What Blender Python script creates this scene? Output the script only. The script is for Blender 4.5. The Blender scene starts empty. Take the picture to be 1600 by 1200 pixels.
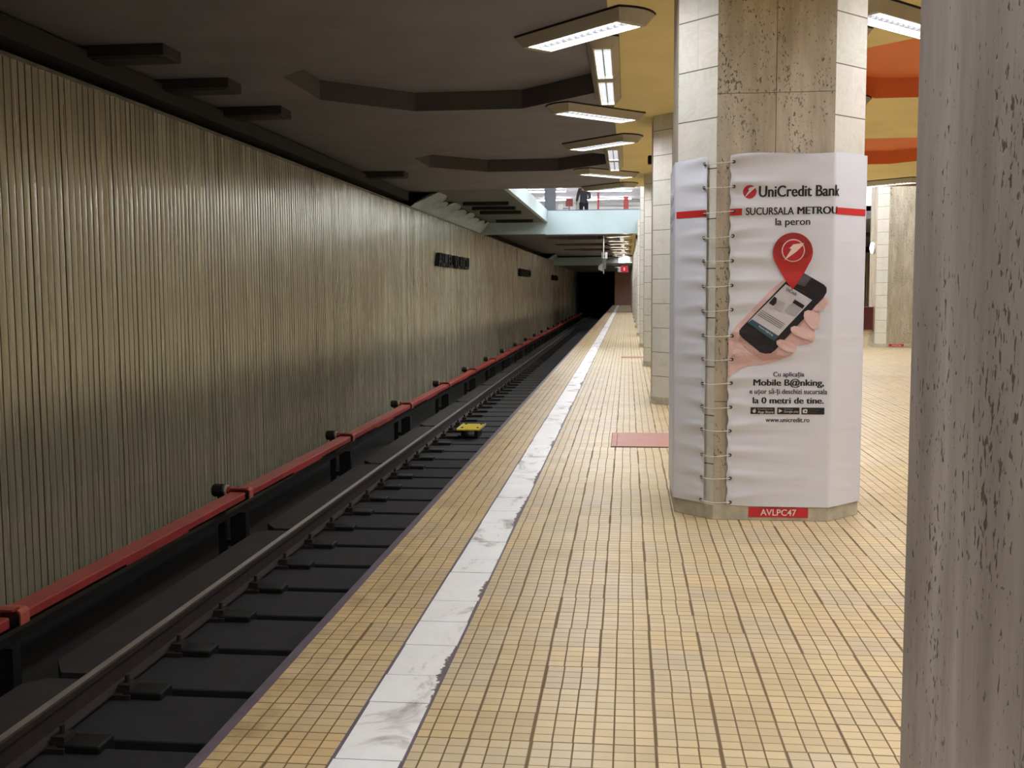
import bpy, bmesh, math, random
from mathutils import Vector, Matrix, noise

SC = bpy.context.scene
COL = SC.collection
random.seed(7)

# ------------------------------------------------------------------ camera
F_PX, YAW, PITCH, ROLL, EYE = 1640.4, 0.109392, 0.0891904, 0.0060437, 1.55
fw = Vector((-math.sin(YAW) * math.cos(PITCH), math.cos(YAW) * math.cos(PITCH), -math.sin(PITCH)))
rt = Vector((math.cos(YAW), math.sin(YAW), 0))
upv = rt.cross(fw)
rt2 = rt * math.cos(ROLL) - upv * math.sin(ROLL)
up2 = upv * math.cos(ROLL) + rt * math.sin(ROLL)
cd = bpy.data.cameras.new('camera')
cam = bpy.data.objects.new('camera', cd)
COL.objects.link(cam)
cam.matrix_world = Matrix(((rt2.x, up2.x, -fw.x, 0), (rt2.y, up2.y, -fw.y, 0), (rt2.z, up2.z, -fw.z, EYE), (0, 0, 0, 1)))
cd.sensor_fit = 'HORIZONTAL'
cd.sensor_width = 36.0
cd.lens = 36.0 * F_PX / 1600.0
cd.clip_start = 0.05
cd.clip_end = 400
SC.camera = cam

# ------------------------------------------------------------------ world, exposure, lamp power
w = bpy.data.worlds.new('world')
SC.world = w
w.use_nodes = True
w.node_tree.nodes['Background'].inputs[0].default_value = (0.012, 0.011, 0.012, 1)
w.node_tree.nodes['Background'].inputs[1].default_value = 0.3
SC.view_settings.view_transform = 'Standard'
SC.view_settings.look = 'None'
SC.view_settings.gamma = 1.0
SC.view_settings.exposure = 0.1
SC.view_settings.use_curve_mapping = False
LUM_TRACK = 54.0     # slanted tubes over the platform edge
LUM_INNER = 54.0     # tubes on the inner side of the pillars
LUM_LONG = 36.0      # tubes running along the platform
LUM_HALL = 105.0      # upper hall tubes
LUM_FAR = 50.0

# ------------------------------------------------------------------ materials
def nt(name):
    m = bpy.data.materials.new(name)
    m.use_nodes = True
    t = m.node_tree
    return m, t, t.nodes['Principled BSDF']

def lin(c):
    def f(v):
        v /= 255.0
        return v / 12.92 if v <= 0.04045 else ((v + 0.055) / 1.055) ** 2.4
    return (f(c[0]), f(c[1]), f(c[2]), 1)

def N(t, kind, **kw):
    n = t.nodes.new(kind)
    for k, v in kw.items():
        setattr(n, k, v)
    return n

def math_(t, op, a, b=None, c=None):
    n = t.nodes.new('ShaderNodeMath')
    n.operation = op
    for i, v in enumerate((a, b, c)):
        if v is None:
            continue
        if isinstance(v, (int, float)):
            n.inputs[i].default_value = v
        else:
            t.links.new(v, n.inputs[i])
    return n.outputs[0]

def mixc(t, fac, a, b, mode='MIX'):
    n = t.nodes.new('ShaderNodeMix')
    n.data_type = 'RGBA'
    n.blend_type = mode
    for idx, v in ((0, fac), (6, a), (7, b)):
        if isinstance(v, (int, float)):
            n.inputs[idx].default_value = v
        elif isinstance(v, (tuple, list)):
            n.inputs[idx].default_value = v
        else:
            t.links.new(v, n.inputs[idx])
    return n.outputs[2]

def ramp(t, fac, stops):
    n = t.nodes.new('ShaderNodeValToRGB')
    t.links.new(fac, n.inputs[0])
    e = n.color_ramp.elements
    while len(e) < len(stops):
        e.new(0.5)
    for i, (p, c) in enumerate(stops):
        e[i].position = p
        e[i].color = c if len(c) == 4 else (*c, 1)
    return n.outputs[0]

def noise_t(t, scale=(1, 1, 1), sc=5.0, detail=4, rough=0.55, dist=0.0, coord=None):
    if coord is None:
        coord = N(t, 'ShaderNodeTexCoord').outputs['Object']
    mp = N(t, 'ShaderNodeMapping')
    mp.inputs['Scale'].default_value = scale
    t.links.new(coord, mp.inputs[0])
    n = N(t, 'ShaderNodeTexNoise')
    n.inputs['Scale'].default_value = sc
    n.inputs['Detail'].default_value = detail
    n.inputs['Roughness'].default_value = rough
    n.inputs['Distortion'].default_value = dist
    t.links.new(mp.outputs[0], n.inputs[0])
    return n.outputs[0]

def bump(t, bsdf, h, strength=0.3, dist=0.01):
    b = N(t, 'ShaderNodeBump')
    b.inputs['Strength'].default_value = strength
    b.inputs['Distance'].default_value = dist
    t.links.new(h, b.inputs['Height'])
    t.links.new(b.outputs[0], bsdf.inputs['Normal'])

def plain(name, c, rough=0.6, metal=0.0, var=0.12, sc=6.0, scale=(1, 1, 1), bmp=0.0, spec=0.5):
    m, t, b = nt(name)
    col = lin(c)
    n = noise_t(t, scale, sc, 5)
    lo = tuple(v * (1 - var) for v in col[:3]) + (1,)
    hi = tuple(min(1, v * (1 + var)) for v in col[:3]) + (1,)
    t.links.new(ramp(t, n, [(0.3, lo), (0.7, hi)]), b.inputs['Base Color'])
    b.inputs['Roughness'].default_value = rough
    b.inputs['Metallic'].default_value = metal
    b.inputs['Specular IOR Level'].default_value = spec
    if bmp:
        bump(t, b, n, bmp)
    return m

def emit(name, c, s):
    m, t, b = nt(name)
    b.inputs['Base Color'].default_value = (0.8, 0.8, 0.8, 1)
    b.inputs['Emission Color'].default_value = (*c, 1)
    b.inputs['Emission Strength'].default_value = s
    return m

def tile_material():
    m, t, b = nt('cream_floor_tiles')
    co = N(t, 'ShaderNodeTexCoord').outputs['Object']
    sp = N(t, 'ShaderNodeSeparateXYZ')
    t.links.new(co, sp.inputs[0])
    X, Y = sp.outputs[0], sp.outputs[1]
    MX, MY = 0.2145, 0.2443
    def cellnoise(a, bb, seed):
        cb = N(t, 'ShaderNodeCombineXYZ')
        t.links.new(a, cb.inputs[0])
        t.links.new(bb, cb.inputs[1])
        cb.inputs[2].default_value = seed
        wn = N(t, 'ShaderNodeTexWhiteNoise')
        t.links.new(cb.outputs[0], wn.inputs[0])
        return wn
    # modules of 3 x 4 tiles, each laid a little out of line
    ym0 = math_(t, 'FLOOR', math_(t, 'DIVIDE', math_(t, 'SUBTRACT', Y, 3.482), MY))
    xm0 = math_(t, 'FLOOR', math_(t, 'DIVIDE', math_(t, 'SUBTRACT', X, 0.105), MX))
    j = cellnoise(xm0, ym0, 3.0)
    jx = math_(t, 'MULTIPLY', math_(t, 'SUBTRACT', j.outputs[0], 0.5), 0.006)
    Xj = math_(t, 'ADD', X, jx)
    xn = math_(t, 'DIVIDE', math_(t, 'SUBTRACT', Xj, 0.105), MX)
    yn = math_(t, 'DIVIDE', math_(t, 'SUBTRACT', Y, 3.482), MY)
    def edge(v, n):
        fr = math_(t, 'FRACT', math_(t, 'MULTIPLY', v, n))
        return math_(t, 'MINIMUM', fr, math_(t, 'SUBTRACT', 1.0, fr))
    # distances in metres to the nearest joint
    dx = math_(t, 'MULTIPLY', edge(xn, 3.0), MX / 3)
    dxm = math_(t, 'MULTIPLY', edge(xn, 1.0), MX)
    dy = math_(t, 'MULTIPLY', edge(yn, 4.0), MY / 4)
    dym = math_(t, 'MULTIPLY', edge(yn, 1.0), MY)
    def joint(d, wdt):
        mr = N(t, 'ShaderNodeMapRange')
        t.links.new(d, mr.inputs[0])
        mr.inputs[1].default_value = wdt * 0.6
        mr.inputs[2].default_value = wdt * 1.3
        mr.inputs[3].default_value = 1.0
        mr.inputs[4].default_value = 0.0
        return mr.outputs[0]
    wide = math_(t, 'MULTIPLY_ADD', j.outputs[0], 0.004, 0.004)
    g = math_(t, 'MAXIMUM', joint(dx, 0.0031), joint(dxm, 0.0056))
    g2 = math_(t, 'MAXIMUM', math_(t, 'MULTIPLY', joint(dy, 0.0025), 0.9), joint(dym, 0.0036))
    grout = math_(t, 'MAXIMUM', g, g2)
    xt = math_(t, 'FLOOR', math_(t, 'MULTIPLY', xn, 3.0))
    yt = math_(t, 'FLOOR', math_(t, 'MULTIPLY', yn, 4.0))
    wn = cellnoise(xt, yt, 1.0)
    xm, ym = math_(t, 'FLOOR', xn), math_(t, 'FLOOR', yn)
    wm = cellnoise(xm, ym, 9.0)
    c1 = ramp(t, wm.outputs[0], [(0.0, lin((200, 184, 150))), (0.3, lin((212, 196, 158))), (0.55, lin((210, 196, 166))),
                                 (0.8, lin((202, 190, 166))), (1.0, lin((216, 196, 156)))])
    v = math_(t, 'MULTIPLY_ADD', wn.outputs[0], 0.16, 0.92)
    cv = N(t, 'ShaderNodeCombineColor')
    for i in range(3):
        t.links.new(v, cv.inputs[i])
    c2 = mixc(t, 1.0, c1, cv.outputs[0], 'MULTIPLY')
    c2 = mixc(t, 1.0, c2, (0.93, 0.875, 0.80, 1), 'MULTIPLY')
    # worn and dirty patches
    big = noise_t(t, (1, 1, 1), 1.1, 5, 0.6, coord=co)
    dirt = ramp(t, big, [(0.35, (1, 1, 1)), (0.62, (0.93, 0.90, 0.84)), (0.75, (0.80, 0.74, 0.66))])
    c3 = mixc(t, 0.8, c2, dirt, 'MULTIPLY')
    # trodden dirt along the platform edge
    nearedge = N(t, 'ShaderNodeMapRange')
    t.links.new(X, nearedge.inputs[0])
    nearedge.inputs[1].default_value = -1.35
    nearedge.inputs[2].default_value = -0.95
    nearedge.inputs[3].default_value = 1.0
    nearedge.inputs[4].default_value = 0.0
    en = noise_t(t, (1, 1, 1), 5.0, 5, 0.65, coord=co)
    ef = math_(t, 'MULTIPLY', nearedge.outputs[0], math_(t, 'GREATER_THAN', en, 0.5))
    es = N(t, 'ShaderNodeMapRange')
    t.links.new(en, es.inputs[0])
    es.inputs[1].default_value = 0.42
    es.inputs[2].default_value = 0.68
    ef = math_(t, 'MULTIPLY', math_(t, 'MULTIPLY', nearedge.outputs[0], es.outputs[0]), 0.6)
    warm = math_(t, 'LESS_THAN', X, -0.95)
    c3 = mixc(t, warm, c3, (0.98, 0.94, 0.87, 1), 'MULTIPLY')
    c3 = mixc(t, ef, c3, lin((112, 82, 54)))
    gcol = mixc(t, noise_t(t, (1, 1, 1), 2.0, 3, coord=co), lin((84, 62, 34)), lin((118, 92, 54)))
    c4 = mixc(t, grout, c3, gcol)
    t.links.new(c4, b.inputs['Base Color'])
    rn = noise_t(t, (1, 1, 1), 3.0, 4, coord=co)
    r = math_(t, 'MULTIPLY_ADD', rn, 0.22, 0.24)
    r = math_(t, 'ADD', r, math_(t, 'MULTIPLY', grout, 0.3))
    t.links.new(r, b.inputs['Roughness'])
    h = math_(t, 'SUBTRACT', math_(t, 'MULTIPLY', wn.outputs[0], 0.12), grout)
    bump(t, b, h, 0.25, 0.004)
    return m

def marble_strip():
    m, t, b = nt('white_marble_strip')
    co = N(t, 'ShaderNodeTexCoord').outputs['Object']
    n = noise_t(t, (1, 0.6, 1), 3.0, 7, 0.65, 1.2, co)
    c = ramp(t, n, [(0.3, lin((240, 240, 240))), (0.55, lin((232, 231, 230))), (0.66, lin((170, 164, 156))), (0.8, lin((128, 118, 106)))])
    # chipped right-hand edge
    sp = N(t, 'ShaderNodeSeparateXYZ')
    t.links.new(co, sp.inputs[0])
    e = N(t, 'ShaderNodeMapRange')
    t.links.new(sp.outputs[0], e.inputs[0])
    e.inputs[1].default_value = -0.80
    e.inputs[2].default_value = -0.735
    e.inputs[3].default_value = 0.0
    e.inputs[4].default_value = 0.62
    k = noise_t(t, (1, 1, 1), 16.0, 5, 0.7, 0.6, co)
    sel = noise_t(t, (0.2, 1, 1), 0.9, 1, 0.5, 0.0, co)
    hit = math_(t, 'GREATER_THAN', math_(t, 'MULTIPLY', math_(t, 'ADD', k, e.outputs[0]), sel), 0.60)
    c = mixc(t, hit, c, lin((104, 94, 84)))
    t.links.new(c, b.inputs['Base Color'])
    b.inputs['Roughness'].default_value = 0.42
    return m

def travertine(name, light, dark, pit=90.0, thr0=0.85, streak=0.75, rough=0.55):
    m, t, b = nt(name)
    co = N(t, 'ShaderNodeTexCoord').outputs['Object']
    n1 = noise_t(t, (2.2, 2.2, 0.55), 2.2, 8, 0.66, 0.3, co)
    n2 = noise_t(t, (9, 9, 0.9), 2.0, 6, 0.6, 0.0, co)
    base = ramp(t, n1, [(0.28, lin(dark)), (0.5, lin(tuple((a + bb) / 2 for a, bb in zip(light, dark)))), (0.72, lin(light))])
    s = ramp(t, n2, [(0.35, (0.78, 0.76, 0.73)), (0.6, (1, 1, 1))])
    c = mixc(t, streak, base, s, 'MULTIPLY')
    # pits clustered along the bedding
    pz = noise_t(t, (1, 1, 0.5), pit, 2, 0.6, 0.3, co)
    cl = noise_t(t, (2.4, 2.4, 0.7), 2.6, 3, 0.6, 0.0, co)
    thr = math_(t, 'MULTIPLY_ADD', cl, -0.45, thr0)
    d = math_(t, 'SUBTRACT', pz, thr)
    mr = N(t, 'ShaderNodeMapRange')
    t.links.new(d, mr.inputs[0])
    mr.inputs[1].default_value = 0.0
    mr.inputs[2].default_value = 0.05
    c = mixc(t, math_(t, 'MULTIPLY', mr.outputs[0], 0.8), c, lin((62, 52, 42)))
    t.links.new(c, b.inputs['Base Color'])
    b.inputs['Roughness'].default_value = rough
    bump(t, b, math_(t, 'SUBTRACT', n2, mr.outputs[0]), 0.35, 0.006)
    return m

def marble_tiles(name, c1, c2):
    m, t, b = nt(name)
    co = N(t, 'ShaderNodeTexCoord').outputs['Object']
    sp = N(t, 'ShaderNodeSeparateXYZ')
    t.links.new(co, sp.inputs[0])
    z = math_(t, 'DIVIDE', math_(t, 'SUBTRACT', sp.outputs[2], 0.05), 0.327)
    fr = math_(t, 'FRACT', z)
    d = math_(t, 'MINIMUM', fr, math_(t, 'SUBTRACT', 1.0, fr))
    line = math_(t, 'LESS_THAN', d, 0.011)
    cb = N(t, 'ShaderNodeCombineXYZ')
    t.links.new(math_(t, 'FLOOR', z), cb.inputs[2])
    t.links.new(math_(t, 'FLOOR', math_(t, 'DIVIDE', sp.outputs[0], 0.5)), cb.inputs[0])
    t.links.new(math_(t, 'FLOOR', math_(t, 'DIVIDE', sp.outputs[1], 0.5)), cb.inputs[1])
    wn = N(t, 'ShaderNodeTexWhiteNoise')
    t.links.new(cb.outputs[0], wn.inputs[0])
    base = ramp(t, wn.outputs[0], [(0.0, lin(c1)), (0.5, lin(tuple((a + bb) / 2 for a, bb in zip(c1, c2)))), (1.0, lin(c2))])
    n = noise_t(t, (1, 1, 1), 3.5, 8, 0.62, 2.2, co)
    vein = ramp(t, n, [(0.36, (0.86, 0.84, 0.82)), (0.47, (1, 1, 1)), (0.52, (0.90, 0.88, 0.86)), (0.56, (1, 1, 1)), (0.75, (0.9, 0.89, 0.86))])
    c = mixc(t, 0.8, base, vein, 'MULTIPLY')
    c = mixc(t, line, c, lin((96, 88, 78)))
    t.links.new(c, b.inputs['Base Color'])
    b.inputs['Roughness'].default_value = 0.42
    return m

def wall_panels():
    m, t, b = nt('ribbed_aluminium_panels')
    co = N(t, 'ShaderNodeTexCoord').outputs['Object']
    n = noise_t(t, (1, 1.6, 0.06), 3.0, 4, 0.6, 0.0, co)
    n2 = noise_t(t, (1, 0.16, 0.35), 1.6, 4, 0.55, 0.2, co)
    c = ramp(t, n, [(0.25, lin((196, 192, 172))), (0.5, lin((204, 200, 181))), (0.75, lin((211, 208, 191)))])
    c = mixc(t, 0.55, c, ramp(t, n2, [(0.3, lin((224, 214, 198))), (0.7, lin((228, 236, 216)))]), 'MULTIPLY')
    t.links.new(c, b.inputs['Base Color'])
    b.inputs['Metallic'].default_value = 0.45
    rn = math_(t, 'MULTIPLY_ADD', n, 0.16, 0.19)
    t.links.new(rn, b.inputs['Roughness'])
    return m

M = {}
M['tiles'] = tile_material()
M['strip'] = marble_strip()
M['trav'] = travertine('travertine_cladding', (222, 212, 196), (170, 158, 138))
M['trav_grey'] = travertine('weathered_travertine', (242, 232, 224), (152, 138, 130), 120.0, 0.86, 0.4)
M['marble'] = marble_tiles('pale_marble_tiles', (216, 217, 208), (230, 224, 217))
M['plinth'] = plain('plinth_stone', (192, 186, 168), 0.6, var=0.25, sc=9)
M['panels'] = wall_panels()
M['groove'] = plain('shaded_panel_groove', (120, 102, 74), 0.7, var=0.1)  # recesses coloured darker than the panels to deepen their shade
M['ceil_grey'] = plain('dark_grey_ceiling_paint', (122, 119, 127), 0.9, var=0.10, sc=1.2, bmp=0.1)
M['rib_grey'] = plain('dark_grey_coffer_sides', (86, 82, 84), 0.9, var=0.08, sc=1.2)  # coffer sides a darker grey than the ceiling field
M['yellow'] = plain('yellow_ceiling_paint', (226, 208, 146), 0.75, var=0.06, sc=1.4)
M['orange'] = plain('orange_ceiling_paint', (228, 128, 74), 0.75, var=0.05, sc=1.4)
M['concrete'] = plain('sooty_concrete', (46, 43, 43), 0.85, var=0.18, sc=3, bmp=0.2)
M['concrete_dark'] = plain('dark_concrete', (28, 27, 27), 0.9, var=0.2, sc=3)
M['sleeper'] = plain('sleeper_concrete', (36, 35, 37), 0.85, var=0.2, sc=5, bmp=0.2)
M['edge'] = plain('platform_edge_metal', (92, 82, 92), 0.5, var=0.15, sc=8)
M['rail_top'] = plain('worn_rail_steel', (176, 176, 182), 0.28, 0.9, var=0.1, sc=4)
M['rail'] = plain('rusty_rail', (54, 45, 42), 0.75, 0.3, var=0.2, sc=12, bmp=0.2)
M['red'] = plain('red_cover_paint', (160, 56, 54), 0.42, var=0.14, sc=4)
M['red_pale'] = plain('faded_red_paint', (186, 96, 80), 0.5, var=0.1, sc=6)
M['black'] = plain('black_paint', (20, 19, 18), 0.5, var=0.2)
M['letters'] = plain('black_letter_metal', (14, 13, 9), 0.75, var=0.2)
M['white_ring'] = plain('white_ceramic', (190, 182, 170), 0.4, var=0.05)
M['lum'] = plain('grey_luminaire_housing', (168, 160, 142), 0.5, var=0.08, sc=3)
M['lum_dark'] = plain('unlit_luminaire_housing', (50, 47, 47), 0.7, var=0.1)
M['trimdark'] = plain('dark_joint_strip', (28, 24, 24), 0.8, var=0.1)
M['louvre'] = plain('darkened_louvre_metal', (52, 52, 54), 0.35, var=0.02)  # aluminium blades darkened so they show as lines against the glare
M['blue'] = plain('pale_blue_parapet_paint', (176, 196, 202), 0.6, var=0.05, sc=1.5)
M['insul'] = plain('grey_plastic_sheeting', (172, 188, 196), 0.5, var=0.12, sc=3)
M['hall'] = plain('pale_hall_plaster', (196, 194, 188), 0.7, var=0.05, sc=1)
M['greycol'] = plain('blue_grey_column_paint', (96, 100, 108), 0.7, var=0.06, sc=2)
M['redpost'] = plain('red_post_paint', (190, 70, 66), 0.5, var=0.06)
M['redsign'] = plain('crimson_sign', (198, 30, 52), 0.45, var=0.04)
M['white'] = plain('white_paint', (226, 226, 224), 0.5, var=0.03)
M['grey'] = plain('mid_grey_metal', (120, 120, 120), 0.5, var=0.06)
M['brown'] = plain('brown_pink_stone', (226, 176, 156), 0.55, var=0.14, sc=0.6)
M['hatch'] = plain('dusty_pink_floor_plate', (172, 120, 110), 0.5, var=0.08, sc=5)
M['yplate'] = plain('yellow_plate', (214, 190, 40), 0.45, var=0.10, sc=7)
M['vinyl'] = plain('white_banner_vinyl', (226, 228, 240), 0.42, var=0.02, sc=2)
M['ink'] = plain('black_print', (30, 28, 34), 0.45, var=0.03)
M['ink_red'] = plain('red_print', (214, 52, 56), 0.42, var=0.05, sc=3)
M['ink_dkred'] = plain('crimson_print', (186, 34, 58), 0.42, var=0.14, sc=9)
M['pin_red'] = plain('pin_red_print', (196, 46, 44), 0.42, var=0.12, sc=4)
M['pin_dark'] = plain('pin_dark_red_print', (160, 38, 40), 0.42, var=0.12, sc=4)
M['ink_cream'] = plain('cream_print', (240, 214, 196), 0.45, var=0.03)
M['ink_white'] = plain('white_print', (226, 224, 226), 0.45, var=0.02)
M['skin'] = plain('printed_skin', (228, 192, 190), 0.45, var=0.10, sc=7)
M['skin_shade'] = plain('printed_skin_brown', (206, 164, 156), 0.45, var=0.08, sc=9)
M['nail'] = plain('printed_nail', (238, 206, 200), 0.45, var=0.03)
M['phone'] = plain('printed_phone_black', (30, 28, 36), 0.4, var=0.1)
M['phone_grey'] = plain('printed_phone_grey', (84, 80, 88), 0.4, var=0.06)
M['screen'] = plain('printed_screen', (206, 204, 212), 0.45, var=0.03)
M['teal'] = plain('printed_teal', (52, 84, 100), 0.45, var=0.05)
M['steel'] = plain('eyelet_steel', (96, 96, 98), 0.35, 0.8, var=0.1)
M['cord'] = plain('pale_cord', (214, 206, 192), 0.7, var=0.06)
M['signred'] = plain('red_id_plate', (204, 44, 50), 0.45, var=0.08, sc=10)
M['cabinet'] = plain('dark_red_cabinet', (84, 30, 28), 0.5, var=0.1)
M['cab_frame'] = plain('cabinet_frame', (150, 112, 100), 0.5, var=0.06)
M['jacket'] = plain('dark_checked_jacket', (58, 56, 62), 0.8, var=0.35, sc=14)
M['trousers'] = plain('dark_trousers', (36, 36, 44), 0.85, var=0.1)
M['flesh'] = plain('skin', (196, 150, 126), 0.55, var=0.05)
M['hair'] = plain('dark_hair', (28, 22, 20), 0.6, var=0.2)
M['pinkish'] = plain('pale_pink_fascia', (150, 122, 112), 0.6, var=0.05)
M['lit'] = emit('tube_light', (0.95, 0.97, 1.0), LUM_TRACK)
M['lit_inner'] = emit('tube_light_inner', (0.95, 0.97, 1.0), LUM_INNER)
M['lit_long'] = emit('tube_light_long', (0.95, 0.97, 1.0), LUM_LONG)
M['lit_far'] = emit('tube_light_far', (0.95, 0.97, 1.0), LUM_FAR)
M['lit_hall'] = emit('tube_light_hall', (0.96, 0.98, 1.0), LUM_HALL)
M['glow_fill'] = emit('lit_panel', (1.0, 1.0, 1.0), 5.0)  # glow for the added panel by the upper hall
M['lit_disc'] = emit('lit_disc', (1.0, 0.93, 0.82), 6.0)

# ------------------------------------------------------------------ mesh helpers
class MB:
    def __init__(self):
        self.v, self.f, self.mi = [], [], []

    def poly(self, pts, mi=0):
        b = len(self.v)
        self.v += [tuple(p) for p in pts]
        self.f.append(tuple(range(b, b + len(pts))))
        self.mi.append(mi)

    def box(self, x0, x1, y0, y1, z0, z1, mi=0):
        b = len(self.v)
        self.v += [(x0, y0, z0), (x1, y0, z0), (x1, y1, z0), (x0, y1, z0), (x0, y0, z1), (x1, y0, z1), (x1, y1, z1), (x0, y1, z1)]
        for f in ((0, 3, 2, 1), (4, 5, 6, 7), (0, 1, 5, 4), (1, 2, 6, 5), (2, 3, 7, 6), (3, 0, 4, 7)):
            self.f.append(tuple(b + i for i in f))
            self.mi.append(mi)
        return self

    def sweep_y(self, prof, y0, y1, mi=0, caps=True, mis=None):
        """closed profile in x,z swept along y"""
        b = len(self.v)
        n = len(prof)
        self.v += [(x, y0, z) for x, z in prof] + [(x, y1, z) for x, z in prof]
        for i in range(n):
            k = (i + 1) % n
            self.f.append((b + i, b + k, b + n + k, b + n + i))
            self.mi.append(mis[i] if mis else mi)
        if caps:
            self.f.append(tuple(b + i for i in reversed(range(n))))
            self.f.append(tuple(b + n + i for i in range(n)))
            self.mi += [mi, mi]
        return self

    def prism(self, pts, z0, z1, mi=0, caps=True):
        """plan polygon extruded in z"""
        b = len(self.v)
        n = len(pts)
        self.v += [(x, y, z0) for x, y in pts] + [(x, y, z1) for x, y in pts]
        for i in range(n):
            k = (i + 1) % n
            self.f.append((b + i, b + k, b + n + k, b + n + i))
            self.mi.append(mi)
        if caps:
            self.f.append(tuple(b + i for i in reversed(range(n))))
            self.f.append(tuple(b + n + i for i in range(n)))
            self.mi += [mi, mi]
        return self

    def tube(self, pts, r, n=8, mi=0, caps=True):
        pts = [Vector(p) for p in pts]
        rings = []
        for i, p in enumerate(pts):
            d = (pts[min(i + 1, len(pts) - 1)] - pts[max(i - 1, 0)]).normalized()
            a = d.orthogonal().normalized() if abs(d.z) < 0.99 else Vector((1, 0, 0))
            if abs(d.z) < 0.99:
                a = d.cross(Vector((0, 0, 1))).normalized()
            c = d.cross(a).normalized()
            rr = r[i] if isinstance(r, (list, tuple)) else r
            b = len(self.v)
            for k in range(n):
                q = 2 * math.pi * k / n
                self.v.append(tuple(p + a * (rr * math.cos(q)) + c * (rr * math.sin(q))))
            rings.append(b)
        for i in range(len(rings) - 1):
            for k in range(n):
                k2 = (k + 1) % n
                self.f.append((rings[i] + k, rings[i] + k2, rings[i + 1] + k2, rings[i + 1] + k))
                self.mi.append(mi)
        if caps:
            self.f.append(tuple(rings[0] + k for k in reversed(range(n))))
            self.f.append(tuple(rings[-1] + k for k in range(n)))
            self.mi += [mi, mi]
        return self

    def build(self, name, mats, parent=None, loc=None, bevel=0.0, smooth=False, fix=True):
        me = bpy.data.meshes.new(name)
        me.from_pydata(self.v, [], self.f)
        if not isinstance(mats, (list, tuple)):
            mats = [mats]
        for m_ in mats:
            me.materials.append(m_)
        me.polygons.foreach_set('material_index', self.mi)
        if fix or bevel:
            bm = bmesh.new()
            bm.from_mesh(me)
            if bevel:
                bmesh.ops.remove_doubles(bm, verts=bm.verts, dist=1e-6)
                bmesh.ops.bevel(bm, geom=[e for e in bm.edges if len(e.link_faces) == 2 and e.calc_face_angle(0) > 0.5],
                                offset=bevel, segments=2, affect='EDGES', profile=0.5)
            if fix:
                bmesh.ops.recalc_face_normals(bm, faces=bm.faces)
            bm.to_mesh(me)
            bm.free()
        if smooth:
            for p in me.polygons:
                p.use_smooth = True
        me.update()
        o = bpy.data.objects.new(name, me)
        COL.objects.link(o)
        if loc is not None:
            o.location = loc
        if parent is not None:
            o.parent = parent
        return o

def thing(name, label, cat, loc=(0, 0, 0), group=None, rz=0.0):
    o = bpy.data.objects.new(name, None)
    COL.objects.link(o)
    o.empty_display_size = 0.2
    o.location = loc
    o.rotation_euler = (0, 0, rz)
    o['label'], o['category'] = label, cat
    if group:
        o['group'] = group
    return o

def tag(o, label, cat, group=None):
    o['label'], o['category'] = label, cat
    if group:
        o['group'] = group
    return o

def struct(o, label, cat):
    o['kind'] = 'structure'
    o['label'], o['category'] = label, cat
    return o

def dup(root, loc, label, group=None, rz=None):
    r = root.copy()
    COL.objects.link(r)
    r.location = loc
    if rz is not None:
        r.rotation_euler = (0, 0, rz)
    r['label'] = label
    if group:
        r['group'] = group
    elif 'group' in r:
        del r['group']
    for ch in list(root.children):
        c = ch.copy()
        COL.objects.link(c)
        c.parent = r
        for g in list(ch.children):
            d = g.copy()
            COL.objects.link(d)
            d.parent = c
    return r

def text_mesh(body, bold=0.0, extrude=0.0, shear=0.0, spacing=1.0, res=4):
    """mesh of a line of text normalised to its own box; returns verts (x,y,z) and faces"""
    cu = bpy.data.curves.new('lettering', 'FONT')
    cu.body = body
    cu.offset = bold
    cu.extrude = extrude
    cu.shear = shear
    cu.space_character = spacing
    cu.resolution_u = res
    o = bpy.data.objects.new('lettering', cu)
    COL.objects.link(o)
    dg = bpy.context.evaluated_depsgraph_get()
    me = bpy.data.meshes.new_from_object(o.evaluated_get(dg))
    vs = [v.co.copy() for v in me.vertices]
    fs = [tuple(p.vertices) for p in me.polygons]
    bpy.data.objects.remove(o)
    bpy.data.curves.remove(cu)
    bpy.data.meshes.remove(me)
    return vs, fs

def cap_height(bold):
    vs, _ = text_mesh('H', bold)
    return max(v.y for v in vs) + 0.0

ORD = ['first', 'second', 'third', 'fourth', 'fifth', 'sixth', 'seventh', 'eighth', 'ninth', 'tenth', 'eleventh', 'twelfth', 'thirteenth', 'fourteenth', 'fifteenth']

# ------------------------------------------------------------------ main dimensions
PER = 7.05                      # pillar spacing
PX0, PX1 = 0.335, 1.575         # pillar in x
PC = 0.955
ISL = 3.93                      # centre line of the island platform
EDGE = -1.42
ZC = 3.85                       # ceiling
YOPEN0, YOPEN1 = 24.1, 36.0    # opening under the upper hall
YFAR = 36.2
YEND = 104.2
WALL = -5.0
YB = -15.0
def mx(x):
    return 2 * ISL - x

# ================================================================== SETTING
# platform slab
mb = MB()
mb.box(EDGE + 0.03, mx(EDGE + 0.03), YB, YEND, -0.30, 0.0)
struct(mb.build('floor', [M['tiles']]), 'cream small-tiled island platform floor', 'floor')
mb = MB()
mb.box(EDGE + 0.25, mx(EDGE + 0.25), YB, YEND, -1.55, -0.301)
struct(mb.build('floor_base', [M['concrete_dark']]), 'dark concrete base wall below the platform', 'floor')
mb = MB()
mb.box(EDGE - 0.012, EDGE + 0.03, YB, YEND, -0.30, 0.0015)
mb.box(mx(EDGE + 0.03), mx(EDGE - 0.012), YB, YEND, -0.30, 0.0015)
struct(mb.build('trim_1', [M['edge']]), 'purplish grey nosing along the platform edge', 'platform edge')
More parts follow.
